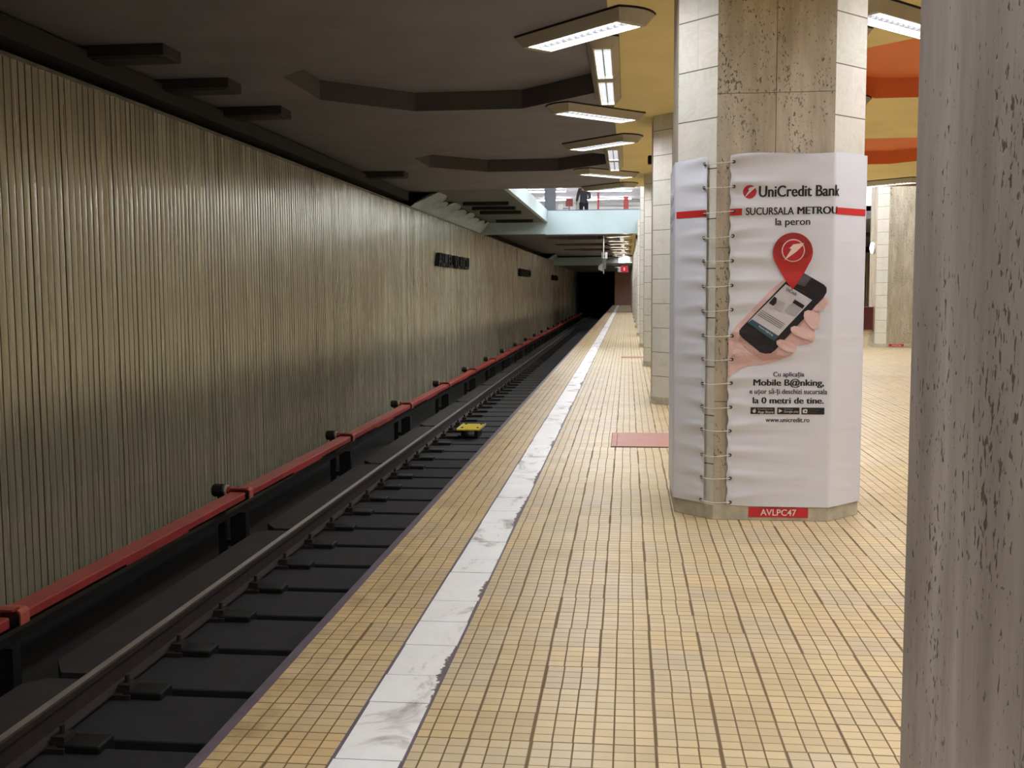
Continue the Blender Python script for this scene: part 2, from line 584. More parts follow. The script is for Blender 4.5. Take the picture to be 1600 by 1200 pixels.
# white marble guide strip: separate slabs with joints
mb = MB()
y = YB
rs = random.Random(3)
jn = [2.0, 2.6, 3.279, 3.765, 4.048, 4.41, 4.74, 5.07, 5.6]
while y < YEND - 1:
    if y < 2.0:
        y2 = min(y + rs.uniform(0.3, 0.55), 2.0)
    else:
        nxt = [j for j in jn if j > y + 0.01]
        y2 = nxt[0] if nxt else y + rs.uniform(0.28, 0.62)
    dx = -0.004 * y / 10 * 0
    mb.box(-0.962 + rs.uniform(-.003, .003), -0.738 + rs.uniform(-.005, .005), y + 0.003, y2 - 0.003, -0.02, 0.004 + rs.uniform(0, 0.0015))
    y = y2
struct(mb.build('trim_2', [M['strip']]), 'white marble guide strip let into the platform tiles', 'guide strip')
mb = MB()
mb.box(-0.976, -0.724, YB, YEND - 1, -0.02, 0.0012)
struct(mb.build('trim_3', [M['edge']]), 'grey joint on both sides of the white guide strip', 'joint')

# track trench
mb = MB()
mb.box(-5.6, EDGE + 0.3, YB, 140, -1.75, -1.45)
mb.box(mx(EDGE + 0.3), mx(-5.6), YB, 140, -1.75, -1.45)
struct(mb.build('floor_track', [M['concrete_dark']]), 'dark floor of the track trench', 'track floor')
# concrete walkway panels between running rail and third rail
mb = MB()
yy = 11.315 - 4.535 * 5
while yy < 100:
    pts = [(-4.14, yy + 0.30), (-3.98, yy + 0.06), (-3.76, yy + 0.06), (-3.76, yy + 4.535 - 0.05), (-4.02, yy + 4.535 - 0.05), (-4.14, yy + 4.535 - 0.18)]
    mb.prism(pts, -1.45, -1.13)
    yy += 4.535
struct(mb.build('floor_walkway', [M['concrete']]), 'dark concrete slabs between rail and third rail', 'slab')
# ribbed wall
def ribbed(xw, sgn):
    mb = MB()
    rr = random.Random(11)
    y = -6.0
    prev = None
    def strip(a, b, mi=0):
        mb.poly([(a[0], a[1], -1.0), (b[0], b[1], -1.0), (b[0], b[1], 3.46), (a[0], a[1], 3.46)], mi)
    pat = 0
    while y < 107.6:
        wdt = 0.104
        tl = rr.gauss(0, 0.0012)
        off = rr.gauss(0, 0.0004)
        ya, yb = y + 0.007, y + wdt - 0.007
        p = []
        for q in range(6):
            u = q / 5.0
            p.append((xw + sgn * (off + tl * (2 * u - 1) + 0.0036 * (1 - (2 * u - 1) ** 2)), ya + (yb - ya) * u))
        p += [(xw - sgn * 0.013, yb + 0.003), (xw - sgn * 0.013, y + wdt + 0.004)]
        if prev is not None:
            strip(prev, p[0], 1)
        for q, (a, b) in enumerate(zip(p[:-1], p[1:])):
            strip(a, b, 1 if q >= 5 else 0)
        prev = p[-1]
        y += wdt
    return mb
o = ribbed(WALL, 1).build('wall_left', [M['panels'], M['groove']], fix=False)
struct(o, 'tall ribbed beige metal wall behind the track', 'wall')
mb = MB()
mb.poly([(mx(WALL), -6, -1.0), (mx(WALL), 107.6, -1.0), (mx(WALL), 107.6, 3.46), (mx(WALL), -6, 3.46)])
struct(mb.build('wall_right', [M['panels']]), 'beige wall behind the far track', 'wall')
# top rail of the panels, with the void behind
mb = MB()
mb.box(-5.06, -4.975, -6, 107.6, 3.455, 3.485)
rr = random.Random(5)
struct(mb.build('trim_4', [plain('panel_top_rail', (120, 116, 104), 0.4, 0.4, var=0.4, sc=4)]), 'thin metal rail along the top of the ribbed wall', 'trim')
mb = MB()
mb.box(-5.75, -5.45, YB, 140, -1.75, 7.2)
mb.box(mx(-5.45), mx(-5.75), YB, 140, -1.75, 7.2)
struct(mb.build('wall_outer', [M['concrete_dark']]), 'dark concrete wall behind the metal panels', 'wall')
mb = MB()
mb.box(-5.45, -5.02, YB, YOPEN0, 3.62, 3.80)
struct(mb.build('trim_5', [M['concrete']]), 'dark ledge above the ribbed wall', 'trim')

# ceilings with octagonal coffers
def octagon(cx, cy, h, c):
    return [(cx - h + c, cy - h), (cx + h - c, cy - h), (cx + h, cy - h + c), (cx + h, cy + h - c),
            (cx + h - c, cy + h), (cx - h + c, cy + h), (cx - h, cy + h - c), (cx - h, cy - h + c)]

def coffer_cell(mb, x0, x1, y0, y1, cx, cy, h, c, z, dz, mi, mc, mt=None):
    o = octagon(cx, cy, h, c)
    P = lambda p, zz=z: (p[0], p[1], zz)
    # flat field around the octagon
    mb.poly([P((x0, y0)), P((o[0][0], y0)), P(o[0]), P(o[7]), P((x0, o[7][1]))], mi)
    mb.poly([P((o[0][0], y0)), P((o[1][0], y0)), P(o[1]), P(o[0])], mi)
    mb.poly([P((o[1][0], y0)), P((x1, y0)), P((x1, o[2][1])), P(o[2]), P(o[1])], mi)
    mb.poly([P(o[2]), P((x1, o[2][1])), P((x1, o[3][1])), P(o[3])], mi)
    mb.poly([P(o[3]), P((x1, o[3][1])), P((x1, y1)), P((o[4][0], y1)), P(o[4])], mi)
    mb.poly([P(o[5]), P(o[4]), P((o[4][0], y1)), P((o[5][0], y1))], mi)
    mb.poly([P((x0, o[6][1])), P(o[6]), P(o[5]), P((o[5][0], y1)), P((x0, y1))], mi)
    mb.poly([P((x0, o[7][1])), P(o[7]), P(o[6]), P((x0, o[6][1]))], mi)
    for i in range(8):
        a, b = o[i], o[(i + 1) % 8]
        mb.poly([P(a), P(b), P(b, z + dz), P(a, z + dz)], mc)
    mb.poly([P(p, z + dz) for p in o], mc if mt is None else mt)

def flat(mb, x0, x1, y0, y1, z, mi):
    mb.poly([(x0, y0, z), (x1, y0, z), (x1, y1, z), (x0, y1, z)], mi)

YB0, YB1 = -0.17, mx(-0.17)
def ceiling_run(mb, ks, y0, y1):
    cells = [11.90 + PER * k for k in ks]
    for cy in cells:
        a, b = cy - PER / 2, cy + PER / 2
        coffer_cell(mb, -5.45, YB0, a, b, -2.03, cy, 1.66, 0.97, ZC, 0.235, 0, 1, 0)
        coffer_cell(mb, YB0, YB1, a, b, ISL, cy - 0.2, 1.75, 0.82, ZC, 0.235, 2, 3)
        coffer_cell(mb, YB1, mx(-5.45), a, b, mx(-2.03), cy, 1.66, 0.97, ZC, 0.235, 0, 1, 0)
    lo, hi = cells[0] - PER / 2, cells[-1] + PER / 2
    for a, b in ((y0, lo), (hi, y1)):
        if b - a > 0.01:
            flat(mb, -5.45, YB0, a, b, ZC, 0)
            flat(mb, YB0, YB1, a, b, ZC, 2)
            flat(mb, YB1, mx(-5.45), a, b, ZC, 0)
mb = MB()
ceiling_run(mb, [-3, -2, -1, 0, 1], YB, YOPEN0)
mb.box(-5.45, mx(-5.45), YB, YOPEN0, ZC + 0.24, ZC + 0.40, 0)
mb.poly([(-5.45, YOPEN0, ZC), (mx(-5.45), YOPEN0, ZC), (mx(-5.45), YOPEN0, ZC + 0.4), (-5.45, YOPEN0, ZC + 0.4)], 0)
struct(mb.build('ceiling', [M['ceil_grey'], M['rib_grey'], M['yellow'], M['orange']], fix=False),
       'dark grey ceiling over the track and yellow coffered ceiling over the platform', 'ceiling')
mb = MB()
ceiling_run(mb, [5, 6, 7], YFAR, 72.0)
mb.box(-5.45, mx(-5.45), YFAR, 72.0, ZC + 0.24, ZC + 0.40, 0)
mb.poly([(-5.45, YFAR, ZC), (mx(-5.45), YFAR, ZC), (mx(-5.45), YFAR, ZC + 0.4), (-5.45, YFAR, ZC + 0.4)], 0)
flat(mb, -5.45, mx(-5.45), 74.5, YEND, 3.30, 0)
mb.box(-5.45, mx(-5.45), 74.5, YEND, 3.31, 3.5, 0)
struct(mb.build('ceiling_far', [M['ceil_grey'], M['rib_grey'], M['yellow'], M['orange']], fix=False),
       'second run of dark and yellow ceiling beyond the footbridge', 'ceiling')
mb = MB()
mb.box(1.95, YB1 - 0.2, YOPEN0 - 0.10, YOPEN0, ZC - 0.085, ZC)
struct(mb.build('trim_6', [M['pinkish']]), 'pale pink fascia closing the yellow ceiling', 'trim')
# upper hall over the opening
mb = MB()
flat(mb, -5.45, mx(-5.45), YOPEN0 - 2, 58, 6.1, 0)
struct(mb.build('ceiling_upper', [M['hall']], fix=False), 'pale ceiling of the upper hall', 'ceiling')
mb = MB()
mb.box(-5.45, mx(-5.45), 56.0, 56.2, ZC + 0.4, 6.1)
mb.box(-5.45, mx(-5.45), YOPEN0 - 2.2, YOPEN0 - 2, ZC + 0.4, 6.1)
struct(mb.build('wall_upper', [M['hall']]), 'pale back wall of the upper hall', 'wall')
# footbridge front beam, standing before the far ceiling
mb = MB()
mb.box(-5.45, -2.78, YOPEN1, YFAR, 3.45, 3.85)
mb.box(-2.78, 5.2, YOPEN1, YFAR, 3.43, 4.23)
struct(mb.build('beam_footbridge', [M['blue']]), 'pale blue footbridge crossing above the track', 'footbridge')
mb = MB()
mb.box(-2.80, 5.2, YOPEN1 - 0.015, YFAR, 4.232, 4.25)
struct(mb.build('trim_7', [M['greycol']]), 'thin dark coping on the footbridge parapet', 'trim')
mb = MB()
mb.box(-5.45, 1.0, 72.0, 74.5, 3.22, 3.75)
struct(mb.build('beam_far', [M['blue']]), 'far pale grey footbridge near the tunnel', 'footbridge')
# gallery over the track left of the opening
mb = MB()
mb.box(-5.45, -2.80, YOPEN0 + 0.005, YOPEN1, ZC, ZC + 0.38)
struct(mb.build('ceiling_gallery', [plain('gallery_soffit', (104, 106, 106), 0.85, var=0.12, sc=1.5)]), 'dark soffit of the gallery left of the opening', 'ceiling')
mb = MB()
mb.box(-2.80, -2.70, YOPEN0 + 0.005, YOPEN1, ZC - 0.01, 4.25)
struct(mb.build('trim_8', [M['blue']]), 'pale blue edge beam of the gallery beside the opening', 'edge beam')
# far end
mb = MB()
mb.box(-1.22, mx(-5.45), YEND, YEND + 0.3, -1.5, 3.5)
struct(mb.build('wall_far', [M['brown']]), 'brownish pink end wall of the platform', 'wall')
mb = MB()
mb.box(-5.45, -1.22, 107.6, 107.9, 3.05, 3.6)
mb.box(-5.45, -4.95, 107.6, 107.9, -1.5, 3.05)
mb.box(-1.3, -1.22, YEND, 140, -1.5, 3.5)
mb.box(-5.45, -1.22, YEND, 140, 3.3, 3.5)
mb.box(-5.45, -1.22, 139.8, 140, -1.5, 3.5)
struct(mb.build('wall_portal', [M['concrete_dark']]), 'black tunnel mouth at the end of the track', 'tunnel')
mb = MB()
mb.box(-5.45, mx(-5.45), YB - 0.3, YB, -1.5, 4.3)
struct(mb.build('wall_back', [M['concrete']]), 'end wall behind the viewpoint', 'wall')

# ================================================================== TRACK
def rail_obj(x, label, grp=None):
    t = thing('running_rail', label, 'rail', (x, 0, -1.25))
    mb = MB()
    foot = [(-.065, 0), (.065, 0), (.065, .012), (.012, .035), (.010, .15), (.034, .165), (.036, .205), (.028, .2165), (-.028, .2165), (-.036, .205), (-.034, .165), (-.010, .15), (-.012, .035), (-.065, .012)]
    mis = [0] * len(foot)
    for i in (7,):
        mis[i] = 1
    mb.sweep_y(foot, YB, 135, 0, True, mis)
    mb.build('rail_profile', [M['rail'], M['rail_top']], t)
    return t
RX = -3.62
rail_obj(RX, 'worn steel running rail nearer the ribbed wall')
rail_obj(RX + 1.505, 'steel running rail close under the platform edge')

SP = 0.8632
def sleeper():
    t = thing('track_sleeper', '', 'sleeper', (0, 0, 0))
    mb = MB()
    mb.box(-3.74, -1.75, -0.37, 0.37, -1.45, -1.285)
    mb.build('slab', [M['sleeper']], t, bevel=0.012)
    mb = MB()
    mb.box(-3.50, -3.22, 0.27, 0.47, -1.36, -1.235)
    mb.build('bearing_block', [M['black']], t, bevel=0.012)
    mb = MB()
    mb.box(-3.80, -3.44, 0.25, 0.47, -1.285, -1.251)
    for sx in (-0.115, 0.115):
        mb.box(RX + sx - 0.045, RX + sx + 0.045, 0.30, 0.42, -1.251, -1.195)
        mb.tube([(RX + sx, 0.36, -1.2), (RX + sx, 0.36, -1.14)], 0.018, 6)
    mb.build('rail_clip', [M['rail']], t)
    return t
s0 = None
SL = 'dark concrete track slab with rail clip, one of the long row beside the platform'
for k in range(0, 84):
    yk = 6.51 + SP * (k - 5)
    if k == 0:
        s0 = sleeper()
        s0.location = (0, yk, 0)
        s0['label'] = SL
        s0['group'] = 'row of track slabs'
    else:
        dup(s0, (0, yk, 0), SL, 'row of track slabs')
mb = MB()
mb.box(-3.74, -1.75, 6.51 + SP * 78.6, 140, -1.45, -1.285)
struct(mb.build('floor_track_far', [M['sleeper']]), 'dark track bed running into the tunnel', 'track floor')

# yellow beacon plate
t = thing('track_beacon', 'yellow metal plate bolted low between the rails', 'beacon', (-3.0, 20.05, -1.10))
mb = MB()
mb.box(-0.225, 0.225, -0.44, 0.44, -0.012, 0.012)
mb.build('plate', [M['yplate']], t, bevel=0.004)
mb = MB()
for sx in (-0.225, 0.217):
    mb.box(sx, sx + 0.008, -0.44, 0.44, 0.012, 0.03)
mb.build('plate_rim', [M['white_ring']], t)
for sx in (-0.15, 0.15):
    for sy in (-0.2, 0.33):
        mb = MB()
        mb.tube([(sx, sy, 0.0), (sx, sy, 0.028)], 0.022, 6)
        mb.build('bolt', [M['black']], t)
for sx in (-0.13, 0.13):
    mb = MB()
    mb.box(sx - 0.03, sx + 0.03, -0.3, 0.3, -0.185, -0.012)
    mb.build('foot', [M['black']], t)

# third rail with its red cover
t = thing('third_rail', 'long third rail under a bright red cover along the ribbed wall', 'third rail', (-4.35, 0, 0))
mb = MB()
mb.sweep_y([(-.03, -.92), (.03, -.92), (.035, -.86), (-.035, -.86)], -3, 104)
mb.build('conductor_bar', [M['black']], t)
prof = [(-.075, -.80), (-.075, -.70), (-.066, -.690), (.082, -.690), (.094, -.693), (.097, -.700), (.100, -.708), (.100, -.765), (.092, -.768), (.092, -.705), (-.066, -.702), (-.068, -.80)]
yb = 11.315 - 4.535 * 4
k = 0
while yb < 102:
    mb = MB()
    mb.sweep_y(prof, yb + 0.12, yb + 4.535 - 0.10)
    # short hanging skirt at the joint in the middle of the span
    c = mb.build('cover', [M['red']], t)
    if k < 14:
        for a, b2 in ((1.62, 2.9),):
            mb = MB()
            mb.box(.0985, .1020, yb + a, yb + b2, -.782, -.722)
            mb.build('cover_patch', [M['red']], c)
    mb = MB()
    big = [(-.09, -.80), (-.09, -.69), (-.075, -.672), (.085, -.674), (.108, -.690), (.112, -.705), (.112, -.785), (.100, -.785), (.100, -.705), (.085, -.690), (-.07, -.690), (-.076, -.70), (-.076, -.80)]
    mb.sweep_y(big, yb + 0.02, yb + 0.13)
    mb.build('cover_sleeve', [M['red_pale']], c)
    yb += 4.535
    k += 1

def tr_support():
    t = thing('third_rail_support', '', 'bracket', (0, 0, 0))
    mb = MB()
    mb.box(-4.60, -4.52, -0.035, 0.035, -1.45, -0.72)
    mb.prism([(-4.45, -0.05), (-4.27, -0.05), (-4.27, 0.05), (-4.45, 0.05)], -1.45, -0.93)
    mb.box(-4.52, -4.45, -0.025, 0.025, -1.32, -1.25)
    mb.build('post', [M['black']], t)
    mb = MB()
    mb.tube([(-4.665, 0, -0.69), (-4.645, 0, -0.69), (-4.53, 0, -0.69), (-4.51, 0, -0.69)], [0.055, 0.074, 0.074, 0.056], 12)
    mb.build('insulator', [M['black']], t)
    mb = MB()
    mb.tube([(-4.512, 0, -0.69), (-4.49, 0, -0.69)], 0.066, 12)
    mb.build('insulator_ring', [M['white_ring']], t)
    mb = MB()
    mb.tube([(-4.49, 0, -0.69), (-4.465, 0, -0.69), (-4.445, 0, -0.685)], [0.046, 0.046, 0.040], 8)
    mb.box(-4.44, -4.26, -0.045, 0.045, -0.671, -0.655)
    mb.build('arm', [M['red']], t)
    return t
b0 = None
for k in range(-1, 21):
    yk = 11.315 + 4.535 * k
    lab = ('third-rail bracket with black insulator, ' + ORD[k] + ' one seen along the red cover') if 0 <= k < 8 else \
          ('third-rail bracket far down the red cover towards the tunnel' if k >= 8 else 'third-rail bracket at the left edge, nearest along the red cover')
    grp = 'far third-rail brackets' if k >= 8 else None
    if b0 is None:
        b0 = tr_support()
        b0.location = (0, yk, 0)
        b0['label'] = lab
    else:
        dup(b0, (0, yk, 0), lab, grp)

# ================================================================== STATION NAME LETTERS
def station_name(y0, label, first):
    t = thing('station_name_sign', label, 'sign', (WALL, y0, 2.19))
    for word, a, b in (('AUREL', 0.0, 2.25), ('VLAICU', 2.55, 5.32)):
        vs, fs = text_mesh(word, 0.012, 0.0)
        x0, x1 = min(v.x for v in vs), max(v.x for v in vs)
        # build each letter on its own
        pen = 0.0
        widths = []
        for ch in word:
            v2, f2 = text_mesh(ch, 0.02, 0.08)
            widths.append((ch, v2, f2, min(v.x for v in v2), max(v.x for v in v2)))
        tot = sum(wd[4] - wd[3] for wd in widths) + 0.10 * (len(widths) - 1)
        sx = (b - a) / tot
        pen = 0.0
        for ch, v2, f2, lx, hx in widths:
            mb = MB()
            hy = max(v.y for v in v2)
            ly = min(v.y for v in v2)
            mb.v = [(0.075 + v.z * 0.7, a + (pen + v.x - lx) * sx, (v.y - ly) / (hy - ly) * 0.35) for v in v2]
            mb.f = [f for f in f2]
            mb.mi = [0] * len(f2)
            mb.build('letter', [M['letters']], t, fix=False)
            pen += hx - lx + 0.10
    return t
station_name(27.12, 'black raised station name reading AUREL VLAICU, nearest of three on the ribbed wall', True)
station_name(48.2, 'black raised station name AUREL VLAICU, middle one of three along the ribbed wall', False)
station_name(69.4, 'small far black station name AUREL VLAICU, last before the tunnel', False)

# ================================================================== PILLARS
CH = 0.245
def oct_plan(off=0.0, cx=0.0, cy=0.0, hw=0.62, ch=CH):
    h = hw + off
    c = ch + off * (2 - math.sqrt(2)) * 1.0
    return [(cx - h + c, cy - h), (cx + h - c, cy - h), (cx + h, cy - h + c), (cx + h, cy + h - c),
            (cx + h - c, cy + h), (cx - h + c, cy + h), (cx - h, cy + h - c), (cx - h, cy - h + c)]

def pillar(top, trav, label, loc, group=None, ch=CH, zs=(0.08, 0.80, 1.82, 2.815)):
    t = thing('pillar', label, 'pillar', loc, group)
    o = oct_plan(-0.004, ch=ch)
    mb = MB()
    # flat travertine faces, two slabs wide with joints
    zs = list(zs)
    zz = 3.85
    while zz < top:
        zs.append(zz)
        zz += 1.0
    zs.append(top)
    g = 0.0018
    for i in (0, 2, 4, 6):
        a, b = Vector((*o[i], 0)), Vector((*o[(i + 1) % 8], 0))
        n = Vector(((b - a).y, -(b - a).x, 0)).normalized()
        for s0_, s1_ in ((0, .5), (.5, 1)):
            for z0, z1 in zip(zs[:-1], zs[1:]):
                p = a.lerp(b, s0_) + (b - a).normalized() * (g if s0_ else 0)
                q = a.lerp(b, s1_) - (b - a).normalized() * (g if s1_ < 1 else 0)
                zo = 0.0 if s0_ else 0.0
                mb.poly([(p.x, p.y, z0 + g), (q.x, q.y, z0 + g), (q.x, q.y, z1 - g), (p.x, p.y, z1 - g)])
                pi, qi = p - n * 0.02, q - n * 0.02
                mb.poly([(p.x, p.y, z0 + g), (pi.x, pi.y, z0 + g), (qi.x, qi.y, z0 + g), (q.x, q.y, z0 + g)])
                mb.poly([(p.x, p.y, z1 - g), (q.x, q.y, z1 - g), (qi.x, qi.y, z1 - g), (pi.x, pi.y, z1 - g)])
                mb.poly([(p.x, p.y, z0 + g), (p.x, p.y, z1 - g), (pi.x, pi.y, z1 - g), (pi.x, pi.y, z0 + g)])
                mb.poly([(q.x, q.y, z0 + g), (qi.x, qi.y, z0 + g), (qi.x, qi.y, z1 - g), (q.x, q.y, z1 - g)])
    mb.build('travertine_slabs', [trav], t, fix=False)
    mb = MB()
    for i in (1, 3, 5, 7):
        a, b = Vector((*o[i], 0)), Vector((*o[(i + 1) % 8], 0))
        d = (b - a).normalized() * 0.003
        a, b = a + d, b - d
        n = Vector(((b - a).y, -(b - a).x, 0)).normalized() * 0.018
        mb.prism([(a.x, a.y), (b.x, b.y), (b.x - n.x, b.y - n.y), (a.x - n.x, a.y - n.y)], 0.08, top)
    mb.build('marble_tiles', [M['marble']], t)
    mb = MB()
    mb.prism(oct_plan(-0.024, ch=ch), 0.0, top)
    mb.build('core', [M['plinth']], t)
    mb = MB()
    mb.prism(oct_plan(0.004, ch=ch), 0.0, 0.102)
    mb.build('plinth', [M['plinth']], t, bevel=0.004)
    return t
p_short = None
p_tall = None
for k in range(0, 14):
    yk = 7.70 + PER * (k - 1)
    if k == 0:
        pillar(ZC, M['trav_grey'], 'close weathered travertine pillar filling the right edge', (PC - 0.01, 0.89, 0), zs=(0.08, 0.9, 3.2))
        continue
    lab = 'octagonal stone pillar wrapped in the white bank banner' if k == 1 else \
        ('stone pillar in the row behind the banner-wrapped one, ' + ORD[k - 2] + ' behind it') if k < 7 else 'thin far stone pillar in the row before the tunnel'
    grp = None if k < 7 else 'far pillars of the row'
    tall = k in (4,)
    zt = 6.1 if tall else ZC
    if k in (10, 11, 12, 13):
        pillar(3.30 if k > 10 else ZC, M['trav'], lab, (PC, yk, 0), grp)
    elif tall:
        p_tall = pillar(zt, M['trav'], lab, (PC, yk, 0), grp)
    elif p_short is None:
        p_short = pillar(zt, M['trav'], lab, (PC, yk, 0), grp)
    else:
        dup(p_short, (PC, yk, 0), lab, grp)
dup(p_tall, (mx(PC) + 0.18, 7.70 + PER * 3, 0), 'pale pillar across the platform with a red plate at its foot')
RL = 'stone pillar of the opposite row across the platform'
for k in (0, 1, 2, 3, 5):
    dup(p_short, (mx(PC), 7.70 + PER * (k - 0) if k != 3 else 7.70 + PER * 4, 0), RL, 'opposite row of pillars') if k != 3 else None

# ================================================================== BANNER
BO = 0.014
bp = oct_plan(BO, PC, 7.70)
GAPR_X = 0.666                       # right edge of the lacing gap on the front
fy = bp[0][1]
chain = [Vector((GAPR_X, fy)), Vector(bp[1]), Vector(bp[2]), Vector(bp[3]), Vector(bp[4]), Vector(bp[5]), Vector(bp[6]), Vector(bp[7])]
cdir = (Vector(bp[0]) - Vector(bp[7])).normalized()
clen = (Vector(bp[0]) - Vector(bp[7])).length
chain.append(Vector(bp[7]) + cdir * (clen - 0.075))
cum = [0.0]
for a, b in zip(chain[:-1], chain[1:]):
    cum.append(cum[-1] + (b - a).length)
LT = cum[-1]
S_CORNER = cum[1]
EYZ = [2.375, 2.215, 2.056, 1.895, 1.733, 1.572, 1.412, 1.240, 1.084, 0.926, 0.765, 0.606, 0.444, 0.287, 0.124]
ZB0, ZB1 = 0.097, 2.425

def bdisp(s, z):
    d = 0.0
    # creases pulled from the eyelets
    for i, ze in enumerate(EYZ):
        k1 = 0.10 * math.sin(i * 2.3 + 1.0)
        L = 0.16 + 0.10 * (0.5 + 0.5 * math.sin(i * 1.7))
        if s < 0.7:
            d += (0.0085 * math.exp(-((z - ze - 0.03 - k1 * s) / 0.026) ** 2) - 0.006 * math.exp(-((z - ze + 0.035 - k1 * s) / 0.03) ** 2)) * math.exp(-s / L) * min(1, s / 0.03)
        e = LT - s
        if e < 0.5:
            d += (0.0085 * math.exp(-((z - ze - 0.03 + k1 * e) / 0.026) ** 2) - 0.006 * math.exp(-((z - ze + 0.035 + k1 * e) / 0.03) ** 2)) * math.exp(-e / (L * 0.8)) * min(1, e / 0.03)
    # fold lines of the once folded sheet
    for zf, sl, A in ((0.612, 0.006, 0.0036), (1.232, -0.01, 0.0032), (1.855, 0.0, 0.0026), (0.45, -0.12, 0.0022), (0.30, -0.10, 0.0022), (1.17, -0.06, 0.0020)):
        u = z - zf - sl * s
        d += A * math.exp(-abs(u) / 0.016) * (0.75 + 0.25 * math.sin(9 * s))
    d += 0.0035 * noise.noise(Vector((s * 2.2, z * 3.0, 4.0)))
    d += 0.0022 * noise.noise(Vector((s * 4.0, z * 11.0, 9.0)))
    return d

def bpt(s, z, lift=0.0):
    s_ = min(max(s, -0.001), LT)
    for i in range(len(chain) - 1):
        if s_ <= cum[i + 1] or i == len(chain) - 2:
            a, b = chain[i], chain[i + 1]
            break
    u = (s_ - cum[i]) / (cum[i + 1] - cum[i])
    p = a.lerp(b, u)
    n = Vector(((b - a).y, -(b - a).x)).normalized()
    # blend normals near the corners
    d = bdisp(s_, z)
    dc = min([abs(s_ - c) for c in cum[1:-1]])
    d *= min(1.0, 0.25 + dc / 0.12)
    q = p + n * (d + lift)
    return (q.x, q.y, z)

ban = thing('pillar_banner', 'white bank advertising banner laced round the pillar, with phone and red pin', 'banner', (0, 0, 0))
mb = MB()
ss = []
for i in range(len(chain) - 1):
    n = 44 if i in (0,) else (18 if i in (1, 7) else 10)
    ss += [cum[i] + (cum[i + 1] - cum[i]) * k / n for k in range(n)]
ss.append(LT)
NZ = 200
for iz in range(NZ + 1):
    for s in ss:
        f = iz / NZ
        top = ZB1 + 0.006 * math.sin(s * 9) - (0.008 * math.exp(-s / 0.05)) - (0.012 if s > 2.2 else 0)
        bot = ZB0 + (0.012 * math.exp(-s / 0.06) if s < 1 else 0.0) + (0.006 if s > 2.5 else 0)
        z = bot + (top - bot) * f
        ww = 0.0
        # scalloped edges beside the lacing
        x, y_, zz = bpt(s + (0.008 * math.sin(z * 40 * 0.98) * math.exp(-s / 0.03) if s < 0.3 else 0.0), z)
        mb.v.append((x, y_, zz))
n = len(ss)
for iz in range(NZ):
    for k in range(n - 1):
        a = iz * n + k
        mb.f.append((a, a + 1, a + n + 1, a + n))
        mb.mi.append(0)
sheet = mb.build('sheet', [M['vinyl']], ban, fix=False, smooth=True)

LAYER = 0.0022
def print_poly(name, pts, m, layer=1, parent=ban, label=None):
    """flat printed shape given in (X,z) of the front face; follows the banner"""
    bm = bmesh.new()
    vs = [bm.verts.new((x, 0, z)) for x, z in pts]
    es = [bm.edges.new((vs[i], vs[(i + 1) % len(vs)])) for i in range(len(vs))]
    bmesh.ops.triangle_fill(bm, use_beauty=True, use_dissolve=False, edges=es)
    for _ in range(3):
        le = [e for e in bm.edges if e.calc_length() > 0.04]
        if not le:
            break
        bmesh.ops.subdivide_edges(bm, edges=le, cuts=1)
        bmesh.ops.triangulate(bm, faces=bm.faces)
    for v in bm.verts:
        v.co = bpt(v.co.x - GAPR_X, v.co.z, LAYER * layer)
    bmesh.ops.recalc_face_normals(bm, faces=bm.faces)
    me = bpy.data.meshes.new(name)
    bm.to_mesh(me)
    bm.free()
    me.materials.append(m)
    o = bpy.data.objects.new(name, me)
    COL.objects.link(o)
    o.parent = parent
    if label:
        o['label'] = label
    return o

def print_text(body, x0, x1, zbase, capz, m, bold=0.0, layer=1, ang=0.0, parent=ban, name='lettering', so=0.0, fat=(), spacing=1.0):
    """text fitted between x0 and x1 at baseline zbase; capz is the height of a capital"""
    vs, fs = text_mesh(body, bold, spacing=spacing)
    lx, hx = min(v.x for v in vs), max(v.x for v in vs)
    hv, _ = text_mesh('H', bold)
    ch = max(v.y for v in hv)
    sx = (x1 - x0) / (hx - lx)
    sy = capz / ch
    mb = MB()
    for v in vs:
        dx = (v.x - lx) * sx
        dz = v.y * sy
        X = x0 + dx * math.cos(ang) - dz * math.sin(ang)
        Z = zbase + dx * math.sin(ang) + dz * math.cos(ang)
        mb.v.append(bpt(X - GAPR_X + so, Z, LAYER * layer))
    mb.f = list(fs)
    for q, fx in enumerate(fat):
        n0 = len(mb.v)
        for v in vs:
            mb.v.append(bpt(x0 + (v.x - lx) * sx + fx - GAPR_X + so, zbase + v.y * sy, LAYER * layer + 0.0003 * (q + 1)))
        mb.f += [tuple(i + n0 for i in f) for f in fs]
    mb.mi = [0] * len(mb.f)
    return mb.build(name, [m], parent, fix=False)

def circ(cx, cz, r, n=40, rz=None):
    return [(cx + r * math.cos(2 * math.pi * i / n), cz + (rz or r) * math.sin(2 * math.pi * i / n)) for i in range(n)]

# red band
print_poly('red_band', [(0.667, 2.027), (0.745, 2.029), (0.745, 2.073), (0.667, 2.071)], M['ink_red'])
xr = GAPR_X + S_CORNER
print_poly('red_band', [(xr + 0.008, 2.029), (xr + 0.345, 2.029), (xr + 0.345, 2.073), (xr + 0.008, 2.073)], M['ink_red'])
xl = GAPR_X + LT
print_poly('red_band', [(xl - 0.30, 2.029), (xl - 0.002, 2.027), (xl - 0.002, 2.071), (xl - 0.30, 2.073)], M['ink_red'])
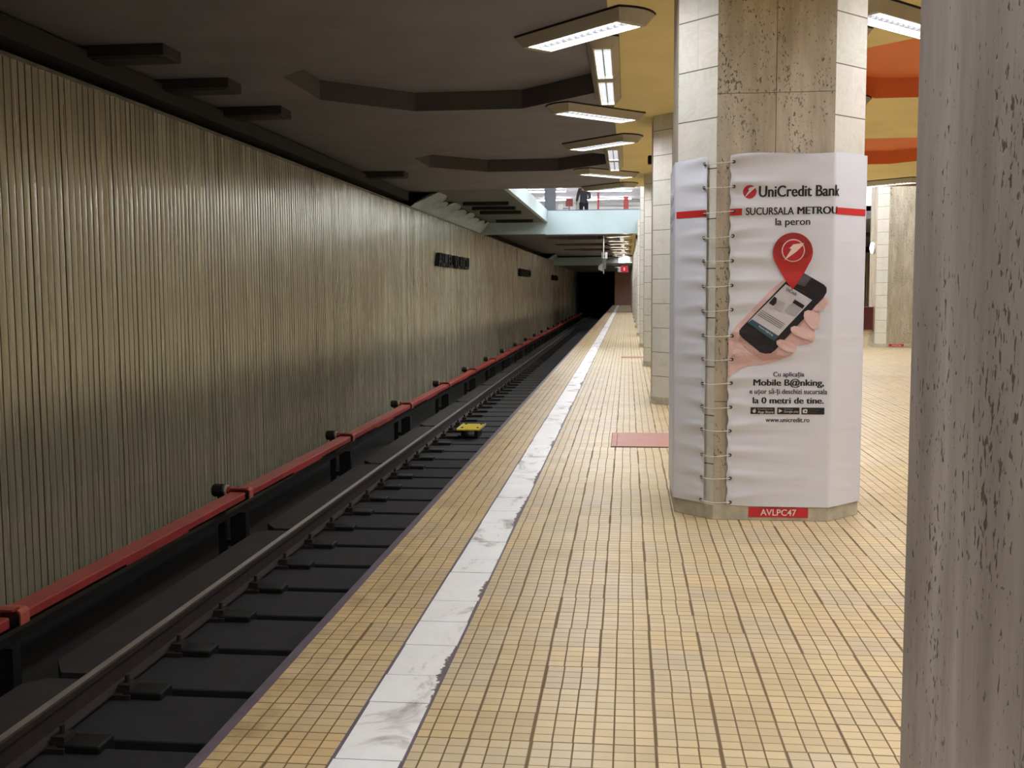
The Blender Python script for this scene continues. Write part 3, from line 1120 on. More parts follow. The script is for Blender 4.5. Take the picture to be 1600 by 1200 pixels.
# bank logo
print_poly('logo_ball', circ(0.793, 2.180, 0.043), M['ink_dkred'])
print_poly('logo_slash', [(0.762, 2.146), (0.790, 2.193), (0.780, 2.195), (0.794, 2.208), (0.832, 2.214), (0.824, 2.201), (0.812, 2.190), (0.803, 2.182)], M['ink_white'], 2)
print_text('UniCredit Bank', 0.851, 1.373, 2.146, 0.070, M['ink'], 0.004, fat=(0.003, 0.005))
print_text('SUCURSALA', 0.769, 1.075, 2.030, 0.047, M['ink'], 0.004, fat=(0.002,))
print_text('METROU', 1.098, 1.353, 2.031, 0.047, M['ink'], 0.0, fat=(0.003, 0.006))
print_text('la peron', 0.960, 1.180, 1.962, 0.045, M['ink'], 0.004, fat=(0.002,))
# map pin
pin = []
cx, cz, r = 1.073, 1.784, 0.128
for i in range(49):
    a = math.radians(-32 + (180 + 64) * i / 48)
    pin.append((cx + r * math.cos(a), cz + r * math.sin(a)))
pin += [(cx - 0.075, 1.655), (cx - 0.035, 1.59), (cx + 0.002, 1.543), (cx + 0.036, 1.59), (cx + 0.078, 1.655)]
mp = print_poly('map_pin', pin, M['pin_red'], 5)
print_poly('pin_shading', [(cx - 0.123, cz)] + [(cx + 0.127 * math.cos(math.radians(180 - a)), cz + 0.127 * math.sin(math.radians(180 - a))) for a in range(8, 173, 8)] + [(cx + 0.123, cz), (cx + 0.09, cz - 0.035), (cx, cz - 0.05), (cx - 0.09, cz - 0.035)], M['pin_dark'], 6, mp)
ring = circ(cx + 0.002, cz + 0.012, 0.074)
print_poly('pin_ring', ring, M['ink_cream'], 7, mp)
print_poly('pin_ball', circ(cx + 0.002, cz + 0.012, 0.067), M['ink_dkred'], 8, mp)
print_poly('pin_slash', [(cx + a, cz + 0.012 + b) for a, b in ((-.056, -.064), (-.010, .010), (-.024, .014), (.002, .040), (.070, .048), (.056, .026), (.036, .006), (.022, -.008))], M['ink_cream'], 9, mp)

def cp(x, y):       # from the enlarged view of the hand
    return (0.629 + 0.754 * x / 1200.0, 1.682 - 0.76 * y / 1200.0)
hand = print_poly('printed_hand', [cp(*p) for p in ((640, 100), (560, 165), (480, 235), (400, 320), (310, 420), (230, 505), (160, 570), (125, 610), (100, 655), (78, 690), (62, 730), (60, 1148),
                  (110, 1100), (180, 1052), (250, 1018), (330, 1003), (420, 998), (520, 975), (600, 950), (690, 915), (740, 870), (770, 800), (860, 790), (930, 770), (955, 710), (935, 640), (985, 600), (1000, 520), (985, 450), (1050, 400), (1082, 345), (1070, 320), (1020, 300), (800, 300))], M['skin'], 1)
print_poly('palm_shading', [cp(*p) for p in ((180, 700), (300, 800), (420, 880), (560, 830), (560, 900), (640, 905), (720, 890), (600, 940), (420, 960), (330, 900), (240, 820), (160, 740))], M['skin_shade'], 2, hand)
print_poly('palm_shading', [cp(*p) for p in ((560, 740), (650, 660), (820, 520), (830, 560), (720, 680), (640, 730), (560, 790))], M['skin_shade'], 2, hand)
ph = [(735, 38), (775, 26), (820, 48), (1030, 172), (1058, 205), (1058, 250), (1030, 300), (540, 850), (500, 880), (440, 884), (390, 868), (200, 715), (172, 680), (170, 645), (190, 615)]
phone = print_poly('printed_phone', [cp(*p) for p in ph], M['phone'], 3)
print_poly('phone_gloss', [cp(*p) for p in ((740, 45), (775, 32), (830, 58), (900, 100), (835, 190), (700, 150), (655, 140))], M['phone_grey'], 4, phone)
scr = print_poly('phone_screen', [cp(*p) for p in ((640, 165), (912, 330), (525, 750), (255, 560))], M['screen'], 4, phone)
print_poly('screen_bar', [cp(*p) for p in ((303, 526), (578, 700), (528, 752), (255, 560))], M['teal'], 5, phone)
print_poly('screen_picture', [cp(*p) for p in ((480, 345), (525, 290), (552, 310), (548, 360), (515, 388), (470, 358))], M['phone'], 5, phone)
print_poly('screen_picture', [cp(*p) for p in ((735, 322), (838, 385), (815, 420), (712, 355))], M['phone'], 5, phone)
print_poly('screen_picture', [cp(*p) for p in ((712, 358), (815, 420), (740, 500), (630, 440))], plain('printed_grey', (170, 168, 178), 0.45, var=0.05), 5, phone)
print_poly('screen_picture', [cp(*p) for p in ((560, 320), (640, 360), (610, 450), (530, 400))], plain('printed_pale_grey', (186, 184, 192), 0.45, var=0.1), 5, phone)
ang = -math.atan2(330 - 165, 912 - 640)
def ctext(body, p, q, cap, m, bold=0.0, layer=5, parent=phone):
    a, b = Vector(cp(*p)), Vector(cp(*q))
    L = (b - a).length
    an = math.atan2((b - a).y, (b - a).x)
    return print_text(body, a.x, a.x + L, a.y, cap, m, bold, layer, an, parent)
ctext('UniCredit', (640, 222), (745, 288), 0.022, M['ink'], 0.01)
ctext('UniCredit Bank', (735, 205), (850, 262), 0.007, M['phone_grey'])
for i in range(4):
    p, q = (400 - 14 * i, 432 + 14 * i), (640 - 14 * i, 578 + 14 * i)
    a, b = cp(*p), cp(*q)
    print_poly('screen_lines', [a, b, (b[0] - 0.002, b[1] - 0.003), (a[0] - 0.002, a[1] - 0.003)], M['phone_grey'], 5, phone)
ctext('Mobile B@nking', (370, 604), (512, 698), 0.010, M['ink_white'], 0.0, 6)
# fingers over the phone edge
def finger(pts, nail):
    f = print_poly('printed_finger', [cp(*p) for p in pts], M['skin'], 5, hand)
    print_poly('printed_nail', [cp(*p) for p in nail], M['nail'], 6, f)
    return f
finger([(925, 420), (950, 385), (1000, 340), (1050, 318), (1080, 335), (1070, 375), (1020, 420), (970, 448), (935, 440)], [(1040, 322), (1078, 335), (1070, 360), (1050, 350)])
finger([(835, 450), (870, 432), (920, 440), (975, 470), (995, 530), (985, 600), (940, 635), (890, 600), (840, 540), (828, 490)], [(840, 455), (885, 440), (890, 480), (845, 490)])
finger([(700, 610), (735, 595), (800, 605), (880, 625), (945, 670), (945, 720), (900, 750), (800, 715), (720, 675), (697, 640)], [(705, 615), (740, 602), (742, 645), (708, 648)])
finger([(555, 750), (590, 733), (660, 745), (735, 785), (765, 830), (735, 872), (660, 860), (585, 815), (555, 785)], [(560, 752), (600, 742), (602, 785), (565, 785)])
# small print
print_text('Cu aplicația', 0.961, 1.161, 0.971, 0.030, M['ink'], 0.004, fat=(0.0016,))
print_text('Mobile B@nking,', 0.833, 1.286, 0.910, 0.042, M['ink'], 0.0, fat=(0.0025, 0.005))
print_text('e ușor să-ți deschizi sucursala', 0.810, 1.310, 0.856, 0.032, M['ink'], 0.004, fat=(0.0016,))
print_text('la 0 metri de tine.', 0.830, 1.287, 0.792, 0.040, M['ink'], 0.0, fat=(0.0025, 0.005))
for i, (a, b) in enumerate(((0.818, 0.975), (0.991, 1.135), (1.148, 1.296))):
    bd = print_poly('store_badge', [(a, 0.720), (b, 0.720), (b, 0.765), (a, 0.765)], M['ink'], 1)
    if i == 0:
        ic = [(a + 0.024 + 0.011 * math.cos(q * 0.4) * (1 - 0.18 * (1 if abs(q - 0) < 1 else 0)), 0.740 + 0.012 * math.sin(q * 0.4)) for q in range(16)]
        print_poly('badge_mark', ic, M['ink_white'], 2, bd)
        print_poly('badge_mark', [(a + 0.024, 0.752), (a + 0.030, 0.754), (a + 0.031, 0.760), (a + 0.026, 0.758)], M['ink_white'], 2, bd)
        print_text('App Store', a + 0.047, b - 0.008, 0.727, 0.016, M['ink_white'], 0.012, 2, 0, bd)
        print_text('Download on the', a + 0.047, b - 0.012, 0.750, 0.007, M['ink_white'], 0.0, 2, 0, bd)
    elif i == 1:
        print_poly('badge_mark', [(a + 0.010, 0.730), (a + 0.010, 0.756), (a + 0.034, 0.743)], M['ink_white'], 2, bd)
        print_text('Google play', a + 0.044, b - 0.006, 0.732, 0.014, M['ink_white'], 0.0, 2, 0, bd)
        print_text('Android app on', a + 0.044, a + 0.10, 0.752, 0.006, M['ink_white'], 0.0, 2, 0, bd)
    else:
        print_poly('badge_mark', [(a + 0.008, 0.730), (a + 0.036, 0.728), (a + 0.038, 0.752), (a + 0.028, 0.756), (a + 0.008, 0.752)], M['ink_white'], 2, bd)
        print_poly('badge_mark', [(a + 0.019, 0.737), (a + 0.030, 0.737), (a + 0.030, 0.746), (a + 0.019, 0.746)], M['ink'], 3, bd)
        print_text('Windows', a + 0.046, a + 0.115, 0.745, 0.011, M['phone_grey'], 0.0, 2, 0, bd)
        print_text('Phone', a + 0.046, a + 0.095, 0.730, 0.011, M['phone_grey'], 0.0, 2, 0, bd)
print_text('www.unicredit.ro', 0.916, 1.200, 0.668, 0.030, M['ink'], 0.004, fat=(0.0016,))
# the same heading printed on the side towards the track
so = cum[6] - 0.0
print_text('UniCredit Bank', GAPR_X + so + 0.14, GAPR_X + so + 0.66, 2.146, 0.070, M['phone_grey'], 0.012)
print_text('SUCURSALA METROU', GAPR_X + so + 0.08, GAPR_X + so + 0.66, 2.031, 0.047, M['phone_grey'], 0.01)
print_text('la peron', GAPR_X + so + 0.26, GAPR_X + so + 0.48, 1.962, 0.045, M['phone_grey'])

def ring_mesh(c, nrm, R, r, n=14, k=6):
    mb = MB()
    nrm = Vector(nrm).normalized()
    a = nrm.cross(Vector((0, 0, 1))).normalized()
    b = nrm.cross(a)
    for i in range(n):
        q = 2 * math.pi * i / n
        d = a * math.cos(q) + b * math.sin(q)
        for j in range(k):
            p = 2 * math.pi * j / k
            mb.v.append(tuple(Vector(c) + d * (R + r * math.cos(p)) + nrm * (r * math.sin(p))))
    for i in range(n):
        for j in range(k):
            i2, j2 = (i + 1) % n, (j + 1) % k
            mb.f.append((i * k + j, i2 * k + j, i2 * k + j2, i * k + j2))
            mb.mi.append(0)
    # dark hole disc
    b0 = len(mb.v)
    for i in range(n):
        q = 2 * math.pi * i / n
        d = a * math.cos(q) + b * math.sin(q)
        mb.v.append(tuple(Vector(c) + d * (R - r * 0.3) + nrm * 0.0008))
    mb.f.append(tuple(range(b0, b0 + n)))
    mb.mi.append(1)
    return mb
nl = Vector((-1, -1, 0)).normalized()
for i, ze in enumerate(EYZ):
    zr, zl = ze, ze - 0.004 + 0.006 * math.sin(i * 1.9)
    pr = Vector(bpt(0.022 + 0.003 * math.sin(i), zr, 0.004))
    pl = Vector(bpt(LT - 0.020, zl, 0.004))
    ring_mesh(pr, (0, -1, 0), 0.0085, 0.0035).build('eyelet', [M['steel'], M['black']], ban, fix=False, smooth=True)
    ring_mesh(pl, nl, 0.0085, 0.0035).build('eyelet', [M['steel'], M['black']], ban, fix=False, smooth=True)
    cn = Vector((bp[0][0], bp[0][1], 0))
    sag = 0.004 + 0.006 * (0.5 + 0.5 * math.sin(i * 2.7))
    mid = Vector((cn.x - 0.003, cn.y - 0.006, (zr + zl) / 2 - sag))
    pts = [pl + nl * 0.006, pl.lerp(mid, 0.5) + nl * 0.003 - Vector((0, 0, sag * 0.4)), mid, mid.lerp(pr, 0.5) + Vector((0, -0.004, -sag * 0.2)), pr + Vector((0, -0.006, 0))]
    mb = MB()
    mb.tube(pts, 0.0032, 6)
    mb.build('lace', [M['cord']], ban, smooth=True)

# identification plate on the plinth
t = thing('pillar_plate', 'small red plate reading AVLPC47 on the foot of the bannered pillar', 'sign', (1.01, 7.074, 0.057))
mb = MB()
mb.box(-0.195, 0.195, -0.004, 0.0, -0.033, 0.033)
mb.build('plate', [M['signred']], t)
def flat_text(body, cx, y, cz, wdt, cap, m, parent, bold=0.01, name='lettering'):
    vs, fs = text_mesh(body, bold)
    lx, hx = min(v.x for v in vs), max(v.x for v in vs)
    ch = cap_height(bold)
    mb = MB()
    mb.v = [(cx - wdt / 2 + (v.x - lx) / (hx - lx) * wdt, y, cz + v.y / ch * cap - cap / 2) for v in vs]
    mb.f, mb.mi = list(fs), [0] * len(fs)
    return mb.build(name, [m], parent, fix=False)
flat_text('AVLPC47', 0.0, -0.0055, 0.001, 0.235, 0.042, M['ink_white'], t, 0.012)
t = thing('pillar_plate', 'tiny red plate on the foot of the pale pillar across the platform', 'sign', (mx(PC) + 0.06, 7.70 + 21.15 - 0.626, 0.06))
mb = MB()
mb.box(-0.19, 0.19, -0.004, 0.0, -0.033, 0.033)
mb.build('plate', [M['signred']], t)
flat_text('AVLPC46', 0.0, -0.0055, 0.0, 0.23, 0.04, M['ink_white'], t, 0.012)

# ================================================================== FLOOR PLATES
def hatch(cx, y0, y1, w_, label):
    t = thing('floor_plate', label, 'floor plate', (cx, (y0 + y1) / 2, 0))
    h = (y1 - y0) / 2
    mb = MB()
    mb.box(-w_ / 2 + 0.055, w_ / 2, -h, h, 0.0, 0.010)
    mb.build('plate', [M['hatch']], t, bevel=0.002)
    mb = MB()
    mb.box(-w_ / 2, -w_ / 2 + 0.05, -h, h, 0.0, 0.010)
    mb.build('end_strip', [M['hatch']], t, bevel=0.002)
    mb = MB()
    mb.box(-w_ / 2 - 0.006, w_ / 2 + 0.006, -h - 0.02, h + 0.006, 0.0, 0.004)
    mb.build('frame', [plain('plate_frame', (86, 58, 52), 0.6)], t)
hatch(0.40, 10.32, 11.32, 1.10, 'dusty pink floor plate beside the bannered pillar')
hatch(0.35, 24.0, 24.45, 0.95, 'thin dark pink floor plate further along between the pillars')

# ================================================================== LUMINAIRES
def luminaire(L, W_, lit, label, loc, ang, group=None, ends=True, cells=14):
    t = thing('ceiling_luminaire', label, 'light', loc, group, ang)
    h = 0.105
    # housing: tray with splayed sides, bowed ends, open underside
    def outline(l, w2, bow):
        p = []
        for sx in (1, -1):
            for k in range(-3, 4):
                f = k / 3.0
                p.append((sx * (l / 2 + bow * (1 - f * f)), sx * f * w2 / 2))
        return p
    top = outline(L, W_, 0.07 if ends else 0.0)
    bot = outline(L - 0.10, W_ - 0.12, 0.02 if ends else 0.0)
    mb = MB()
    n = len(top)
    mb.v = [(x, y, -0.018) for x, y in top] + [(x, y, -h) for x, y in bot]
    for i in range(n):
        k = (i + 1) % n
        mb.f.append((i, k, n + k, n + i))
        mb.mi.append(0)
    mb.f.append(tuple(range(n)))
    mb.mi.append(0)
    # lip round the lit field
    il, iw = L - 0.20, W_ - 0.15
    inner = [(il / 2, -iw / 2), (il / 2, iw / 2), (-il / 2, iw / 2), (-il / 2, -iw / 2)]
    b0 = len(mb.v)
    mb.v += [(x, y, -h) for x, y in inner] + [(x, y, -h + 0.06) for x, y in inner]
    half = n // 2
    mb.f.append(tuple([n + i for i in range(half)] + [b0 + 1, b0 + 0]))
    mb.f.append(tuple([n + i for i in range(half, n)] + [b0 + 3, b0 + 2]))
    mb.f.append((n + half - 1, n + half, b0 + 2, b0 + 1))
    mb.f.append((n + n - 1, n, b0 + 0, b0 + 3))
    mb.mi += [0] * 4
    for i in range(4):
        k = (i + 1) % 4
        mb.f.append((b0 + i, b0 + k, b0 + 4 + k, b0 + 4 + i))
        mb.mi.append(0)
    mb.build('housing', [M['lum']], t, fix=True)
    mb = MB()
    mb.prism([(x * 1.005, y * 1.02) for x, y in top], -0.018, 0.0)
    mb.build('shadow_gap', [M['trimdark']], t)
    mb = MB()
    mb.poly([(x, y, -h + 0.052) for x, y in ((il / 2, -iw / 2), (-il / 2, -iw / 2), (-il / 2, iw / 2), (il / 2, iw / 2))])
    o = mb.build('light_field', [lit], t, fix=False)
    mb = MB()
    mb.box(-il / 2, il / 2, -0.005, 0.005, -h + 0.004, -h + 0.034)
    for k in range(1, cells):
        x = -il / 2 + il * k / cells
        mb.box(x - 0.0012, x + 0.0012, -iw / 2, iw / 2, -h + 0.006, -h + 0.034)
    mb.build('louvre', [M['louvre']], t)
    return t
A = math.radians(45)
XL = -0.40
XI = 2 * PC - XL
protos = {}
def place(key, L, W_, lit, loc, ang, label, group=None):
    if key not in protos:
        protos[key] = luminaire(L, W_, lit, label, loc, ang, group)
        return protos[key]
    return dup(protos[key], loc, label, group, ang)
sn = 0
ln = 0
for k in range(-2, 9):
    y1, y2 = 9.42 + PER * k, 13.72 + PER * k
    yl = 9.80 + PER * k
    near = k in (0, 1, 2)
    for j, (yy, an) in enumerate(((y1, -A), (y2, A))):
        if YOPEN0 < yy < YFAR + 0.6 or yy > 71.0:
            continue
        # row over the platform edge
        if True:
            if k < 0:
                place('edge', 1.34, 0.43, M['lit'], (XL, yy, ZC), an, 'lit luminaire over the platform edge above and behind the viewpoint', 'luminaires behind the viewpoint')
            elif near:
                lab = 'lit slanted fluorescent luminaire over the platform edge, ' + ORD[sn] + ' from the front'
                sn += 1
                place('edge', 1.34, 0.43, M['lit'], (XL, yy, ZC), an, lab)
            else:
                place('far', 1.34, 0.43, M['lit_far'], (XL, yy, ZC), an, 'lit fluorescent luminaire far beyond the footbridge', 'far luminaires beyond the footbridge')
        # inner row
        if k == 0 and j == 0:
            lab, grp = 'lit luminaire under the yellow ceiling between the two nearest pillars', None
        else:
            lab, grp = 'lit luminaire on the inner side of the pillar row', 'inner luminaires'
        place('inner', 1.34, 0.43, M['lit_inner'], (XI, yy, ZC), -an, lab, grp)
        if not (k == 1 and j == 1):
            place('opp', 1.34, 0.43, M['lit_inner'], (mx(XI), yy, ZC), an, 'lit luminaire on the opposite side of the platform', 'opposite luminaires')
    if YOPEN0 < yl + 3.2 < YFAR + 3.2 or yl + 3 > 71:
        continue
    for j in range(2):
        yy = yl + 0.78 + 1.56 * j
        if k >= 0:
            if near:
                lab = 'lit luminaire running along the ceiling edge, ' + ORD[ln] + ' of four from the front'
                ln += 1
                grp = None
            else:
                lab, grp = 'lit luminaire along the ceiling edge beyond the footbridge', 'far lengthwise luminaires'
            place('long', 1.54, 0.30, M['lit_long'], (-0.235, yy, ZC), math.pi / 2, lab, grp)
        place('longi', 1.54, 0.30, M['lit_inner'], (2 * PC + 0.09, yy, ZC), math.pi / 2, 'lit lengthwise luminaire on the inner side of the pillars', 'inner lengthwise luminaires')
        place('longo', 1.54, 0.30, M['lit_inner'], (mx(2 * PC + 0.09), yy, ZC), math.pi / 2, 'lit lengthwise luminaire on the opposite side of the platform', 'opposite lengthwise luminaires')

for q in range(4):
    place('far', 1.34, 0.43, M['lit_far'], (XL, 78.5 + PER * q, 3.30), A if q % 2 else -A, 'lit fluorescent luminaire far beyond the footbridge', 'far luminaires beyond the footbridge')
    place('opp', 1.34, 0.43, M['lit_inner'], (XI, 78.5 + PER * q, 3.30), A, 'lit luminaire on the opposite side of the platform', 'opposite luminaires')
# unlit luminaires over the far side of the track
u0 = None
for i, (yy, lab) in enumerate(((9.75, 'unlit dark ceiling luminaire above the ribbed wall, nearest of four'), (11.35, 'unlit dark ceiling luminaire above the ribbed wall, second of four'),
                               (13.1, 'unlit dark ceiling luminaire above the ribbed wall, third of four'), (20.35, 'unlit dark ceiling luminaire above the ribbed wall, farthest of four'))):
    if u0 is None:
        u0 = thing('unlit_luminaire', lab, 'light', (-4.82, yy, ZC))
        mb = MB()
        mb.box(-0.54, 0.54, -0.20, 0.20, -0.11, 0.0)
        mb.build('housing', [M['lum_dark']], u0, bevel=0.01)
        mb = MB()
        mb.box(-0.48, 0.48, -0.15, 0.15, -0.118, -0.11)
        mb.build('diffuser', [M['lum_dark']], u0)
    else:
        dup(u0, (-4.82, yy, ZC), lab)
# dark fittings under the gallery
g0 = None
for i, (x, yy) in enumerate(((-3.68, 27.6), (-3.68, 29.2), (-3.68, 30.8), (-3.68, 34.6))):
    lab = 'dark unlit fitting under the gallery, ' + ORD[i] + ' from the front'
    if g0 is None:
        g0 = thing('soffit_fitting', lab, 'light', (x, yy, ZC))
        mb = MB()
        mb.box(-0.6, 0.6, -0.16, 0.16, -0.09, 0.0)
        mb.build('housing', [M['trimdark']], g0, bevel=0.01)
    else:
        dup(g0, (x, yy, ZC), lab)

# ================================================================== PLASTIC SHEETING ABOVE THE WALL
def sheeting(y0, y1, ztop, wtop, label, seed):
    """scalloped plastic sheet draped from the soffit down to the wall top"""
    mb = MB()
    rr = random.Random(seed)
    n = int((y1 - y0) / 0.05)
    rows = 16
    bl = []
    y = y0
    while y < y1:
        wd = rr.uniform(0.9, 2.0)
        bl.append((y, wd, rr.uniform(0.82, 1.12)))
        y += wd
    def prof(yq):
        for (a, wd, h) in bl:
            if a <= yq <= a + wd:
                u = min(max((yq - a) / wd, 0.0), 1.0)
                return h * (0.70 + 0.30 * math.sin(math.pi * u) ** 0.4)
        return 0.7
    for i in range(n + 1):
        yq = y0 + (y1 - y0) * i / n
        t = i / n
        h = prof(yq) * min(1.0, 0.35 + (yq - y0) / 0.6, 0.3 + (y1 - yq) / 0.6)
        for k in range(rows + 1):
            v = k / rows
            a = v * math.pi / 2
            wid = (wtop[0] * (1 - t) + wtop[1] * t) * h
            x = -5.02 + wid * (1 - math.cos(a)) + 0.05 * math.sin(v * math.pi) + 0.035 * noise.noise(Vector((yq * 2.6, v * 4, seed)))
            z = 3.48 + (ztop - 3.485) * min(1.0, math.sin(a)) * min(1.0, h) + 0.03 * noise.noise(Vector((yq * 2.2, v * 3, seed + 5))) * math.sin(v * math.pi)
            mb.v.append((max(x, -5.04), yq, min(z, ztop - 0.004)))
    m_ = rows + 1
    for i in range(n):
        for k in range(rows):
            a = i * m_ + k
            mb.f.append((a, a + 1, a + m_ + 1, a + m_))
            mb.mi.append(0)
    o = mb.build('plastic_sheeting', [M['insul']], smooth=True)
    tag(o, label, 'sheeting')
sheeting(24.2, 35.95, ZC - 0.005, (0.62, 0.35), 'lumpy grey plastic sheeting on top of the ribbed wall before the footbridge', 2)
sheeting(67.0, 71.9, ZC - 0.005, (0.5, 0.4), 'distant lump of grey sheeting on the wall top near the tunnel', 8)

# ================================================================== UPPER HALL
def tube_lamp(loc, ang, L, label):
    t = thing('tube_lamp', label, 'light', loc, None, ang)
    mb = MB()
    mb.box(-L / 2, L / 2, -0.09, 0.09, -0.07, 0.0)
    mb.build('housing', [M['white']], t)
    mb = MB()
    mb.box(-L / 2 + 0.03, L / 2 - 0.03, -0.08, 0.08, -0.10, -0.071)
    mb.build('tube', [M['lit_hall']], t)
    return t
h0 = None
for hx in (-4.0, -1.0, 2.5, 6.0, 9.5):
    for hy in (27.0, 33.0, 39.5, 48.5, 53.0):
        if h0 is None:
            h0 = tube_lamp((hx, hy, 6.1), 0, 2.4, 'tube lamp on the ceiling of the upper hall')
            h0['group'] = 'upper hall lamps'
        else:
            dup(h0, (hx, hy, 6.1), 'tube lamp on the ceiling of the upper hall', 'upper hall lamps')
o = MB().box(-2.84, -2.46, 36.45, 36.8, 4.25, 6.1).build('hall_column', [M['greycol']])
tag(o, 'dark blue grey column standing at the left end of the footbridge', 'column')
HZ = ZC + 0.4
t = thing('red_post', 'thin red post in the upper hall just right of the person', 'post', (-1.20, 44.0, HZ))
MB().box(-0.04, 0.04, -0.04, 0.04, 0.0, 1.30).build('upright', [M['redpost']], t)
MB().box(-0.09, 0.09, -0.09, 0.09, 0.0, 0.03).build('base', [M['redpost']], t)
t = thing('red_post', 'thick red post in the upper hall near the right pillars', 'post', (-0.06, 44.0, HZ))
MB().box(-0.10, 0.10, -0.06, 0.06, 0.0, 1.10).build('upright', [M['redpost']], t)
MB().box(-0.14, 0.14, -0.1, 0.1, 0.0, 0.03).build('base', [M['redpost']], t)
t = thing('red_notice', 'dark red notice board on a stand behind the footbridge parapet', 'sign', (-2.40, 44.0, HZ))
MB().box(-0.15, 0.15, -0.03, 0.03, 0.74, 1.05).build('board', [plain('dark_red_board', (140, 40, 42), 0.5)], t)
MB().box(-0.03, 0.03, -0.02, 0.02, 0.0, 0.74).build('stand', [M['grey']], t)
for i, (x, lab) in enumerate(((-2.78, 'white ticket barrier left of the red notice'), (-2.10, 'white ticket barrier between red notice and person'))):
    t = thing('ticket_barrier', lab, 'barrier', (x, 45.4 if i else 44.3, HZ))
    MB().box(-0.09, 0.09, -0.3, 0.3, 0.0, 0.86).build('cabinet', [M['white']], t, bevel=0.01)
    MB().box(0.09, 0.34, -0.02, 0.02, 0.66, 0.70).build('arm', [M['grey']], t)
t = thing('hall_railing', 'pale metal railing across the upper hall behind the person', 'railing', (0, 47.0, HZ))
for z in (0.7, 0.95, 1.2):
    MB().box(-1.3, 0.6, -0.02, 0.02, z, z + 0.06).build('rail', [M['hall']], t)
for x in (-1.3, -0.4, 0.6):
    MB().box(x - 0.02, x + 0.02, -0.02, 0.02, 0.0, 1.26).build('upright', [M['hall']], t)

# seated person, back to the viewer
def skin_body(name, verts, edges, radii, m, parent, root=0, sub=2):
    me = bpy.data.meshes.new(name)
    me.from_pydata(verts, edges, [])
    o = bpy.data.objects.new(name, me)
    COL.objects.link(o)
    sk = o.modifiers.new('skin', 'SKIN')
    for i, r in enumerate(radii):
        rr_ = r if isinstance(r, tuple) else (r, r)
        me.skin_vertices[0].data[i].radius = rr_
        me.skin_vertices[0].data[i].use_root = (i == root)
    sb = o.modifiers.new('sub', 'SUBSURF')
    sb.levels = sb.render_levels = sub
    me.materials.append(m)
    dg = bpy.context.evaluated_depsgraph_get()
    m2 = bpy.data.meshes.new_from_object(o.evaluated_get(dg))
    bpy.data.objects.remove(o)
    m2.name = name
    for p in m2.polygons:
        p.use_smooth = True
    o2 = bpy.data.objects.new(name, m2)
    COL.objects.link(o2)
    o2.parent = parent
    return o2
per = thing('person', 'person in a dark checked jacket standing behind the footbridge parapet, back turned', 'person', (-1.80, 44.0, HZ))
V = [(0, 0, 0.92), (0, 0.01, 1.12), (0, 0, 1.34), (0, 0.02, 1.50), (0, 0.04, 1.63),
     (-0.18, 0, 1.41), (-0.25, 0.01, 1.14), (-0.30, 0.07, 0.90), (-0.31, 0.10, 0.80),
     (0.18, 0, 1.41), (0.25, 0.0, 1.14), (0.20, 0.22, 1.04), (0.10, 0.30, 1.06),
     (-0.10, 0.0, 0.84), (-0.11, 0.02, 0.48), (-0.11, -0.02, 0.10), (-0.12, 0.12, 0.045),
     (0.10, 0.0, 0.84), (0.11, 0.02, 0.48), (0.11, -0.02, 0.10), (0.12, 0.12, 0.045)]
E_ = [(0, 1), (1, 2), (2, 3), (3, 4), (2, 5), (5, 6), (6, 7), (7, 8), (2, 9), (9, 10), (10, 11), (11, 12),
      (0, 13), (13, 14), (14, 15), (15, 16), (0, 17), (17, 18), (18, 19), (19, 20)]
Rr = [(.14, .10), (.13, .09), (.14, .10), .055, .10, .055, .045, .035, .03, .055, .045, .035, .03, .085, .06, .045, .035, .085, .06, .045, .035]
skin_body('body', V, E_, Rr, M['flesh'], per)
Vj = [(0, 0, 0.74), (0, 0.01, 1.12), (0, 0, 1.34), (-0.18, 0, 1.41), (-0.25, 0.01, 1.14), (-0.295, 0.06, 0.93), (0.18, 0, 1.41), (0.25, 0.0, 1.14), (0.215, 0.17, 1.06), (0, 0.02, 1.46)]
skin_body('jacket', Vj, [(0, 1), (1, 2), (2, 3), (3, 4), (4, 5), (2, 6), (6, 7), (7, 8), (2, 9)],
          [(.185, .135), (.165, .12), (.165, .12), .082, .064, .052, .082, .064, .052, .075], M['jacket'], per)
Vt = [(0, 0, 0.90), (-0.10, 0.0, 0.82), (-0.11, 0.02, 0.48), (-0.11, -0.02, 0.10), (0.10, 0.0, 0.82), (0.11, 0.02, 0.48), (0.11, -0.02, 0.10)]
skin_body('trousers', Vt, [(0, 1), (1, 2), (2, 3), (0, 4), (4, 5), (5, 6)], [(.16, .11), .10, .08, .065, .10, .08, .065], M['trousers'], per)
skin_body('hair', [(0, 0.02, 1.62), (0, 0.03, 1.71)], [(0, 1)], [.108, .09], M['hair'], per)

# ================================================================== FAR FITTINGS
t = thing('signal_mast', 'white hanging mast with plates and grey hood beyond the footbridge', 'signal', (-1.0, 45.0, 0))
MB().tube([(0, 0, 2.22), (0, 0, ZC)], 0.022, 8).build('pole', [M['white']], t)
MB().box(-0.085, -0.045, -0.02, 0.02, 2.86, 3.12).build('plate', [M['white']], t)
MB().box(0.06, 0.16, -0.02, 0.02, 2.86, 3.12).build('plate', [M['white']], t)
MB().box(-0.05, 0.10, -0.06, 0.06, 2.42, 2.86).build('signal_box', [M['grey']], t)
mb = MB()
mb.sweep_y([(-0.22, 2.40), (-0.04, 2.32), (-0.04, 2.64), (-0.13, 2.62), (-0.22, 2.54)], -0.1, 0.1)
mb.build('hood', [M['hall']], t)
t = thing('hanging_sign', 'red hanging sign with white digits near the far pillars', 'sign', (-0.17, 60.0, 2.68))
MB().box(-0.18, 0.20, -0.03, 0.03, -0.16, 0.20).build('panel', [M['redsign']], t)
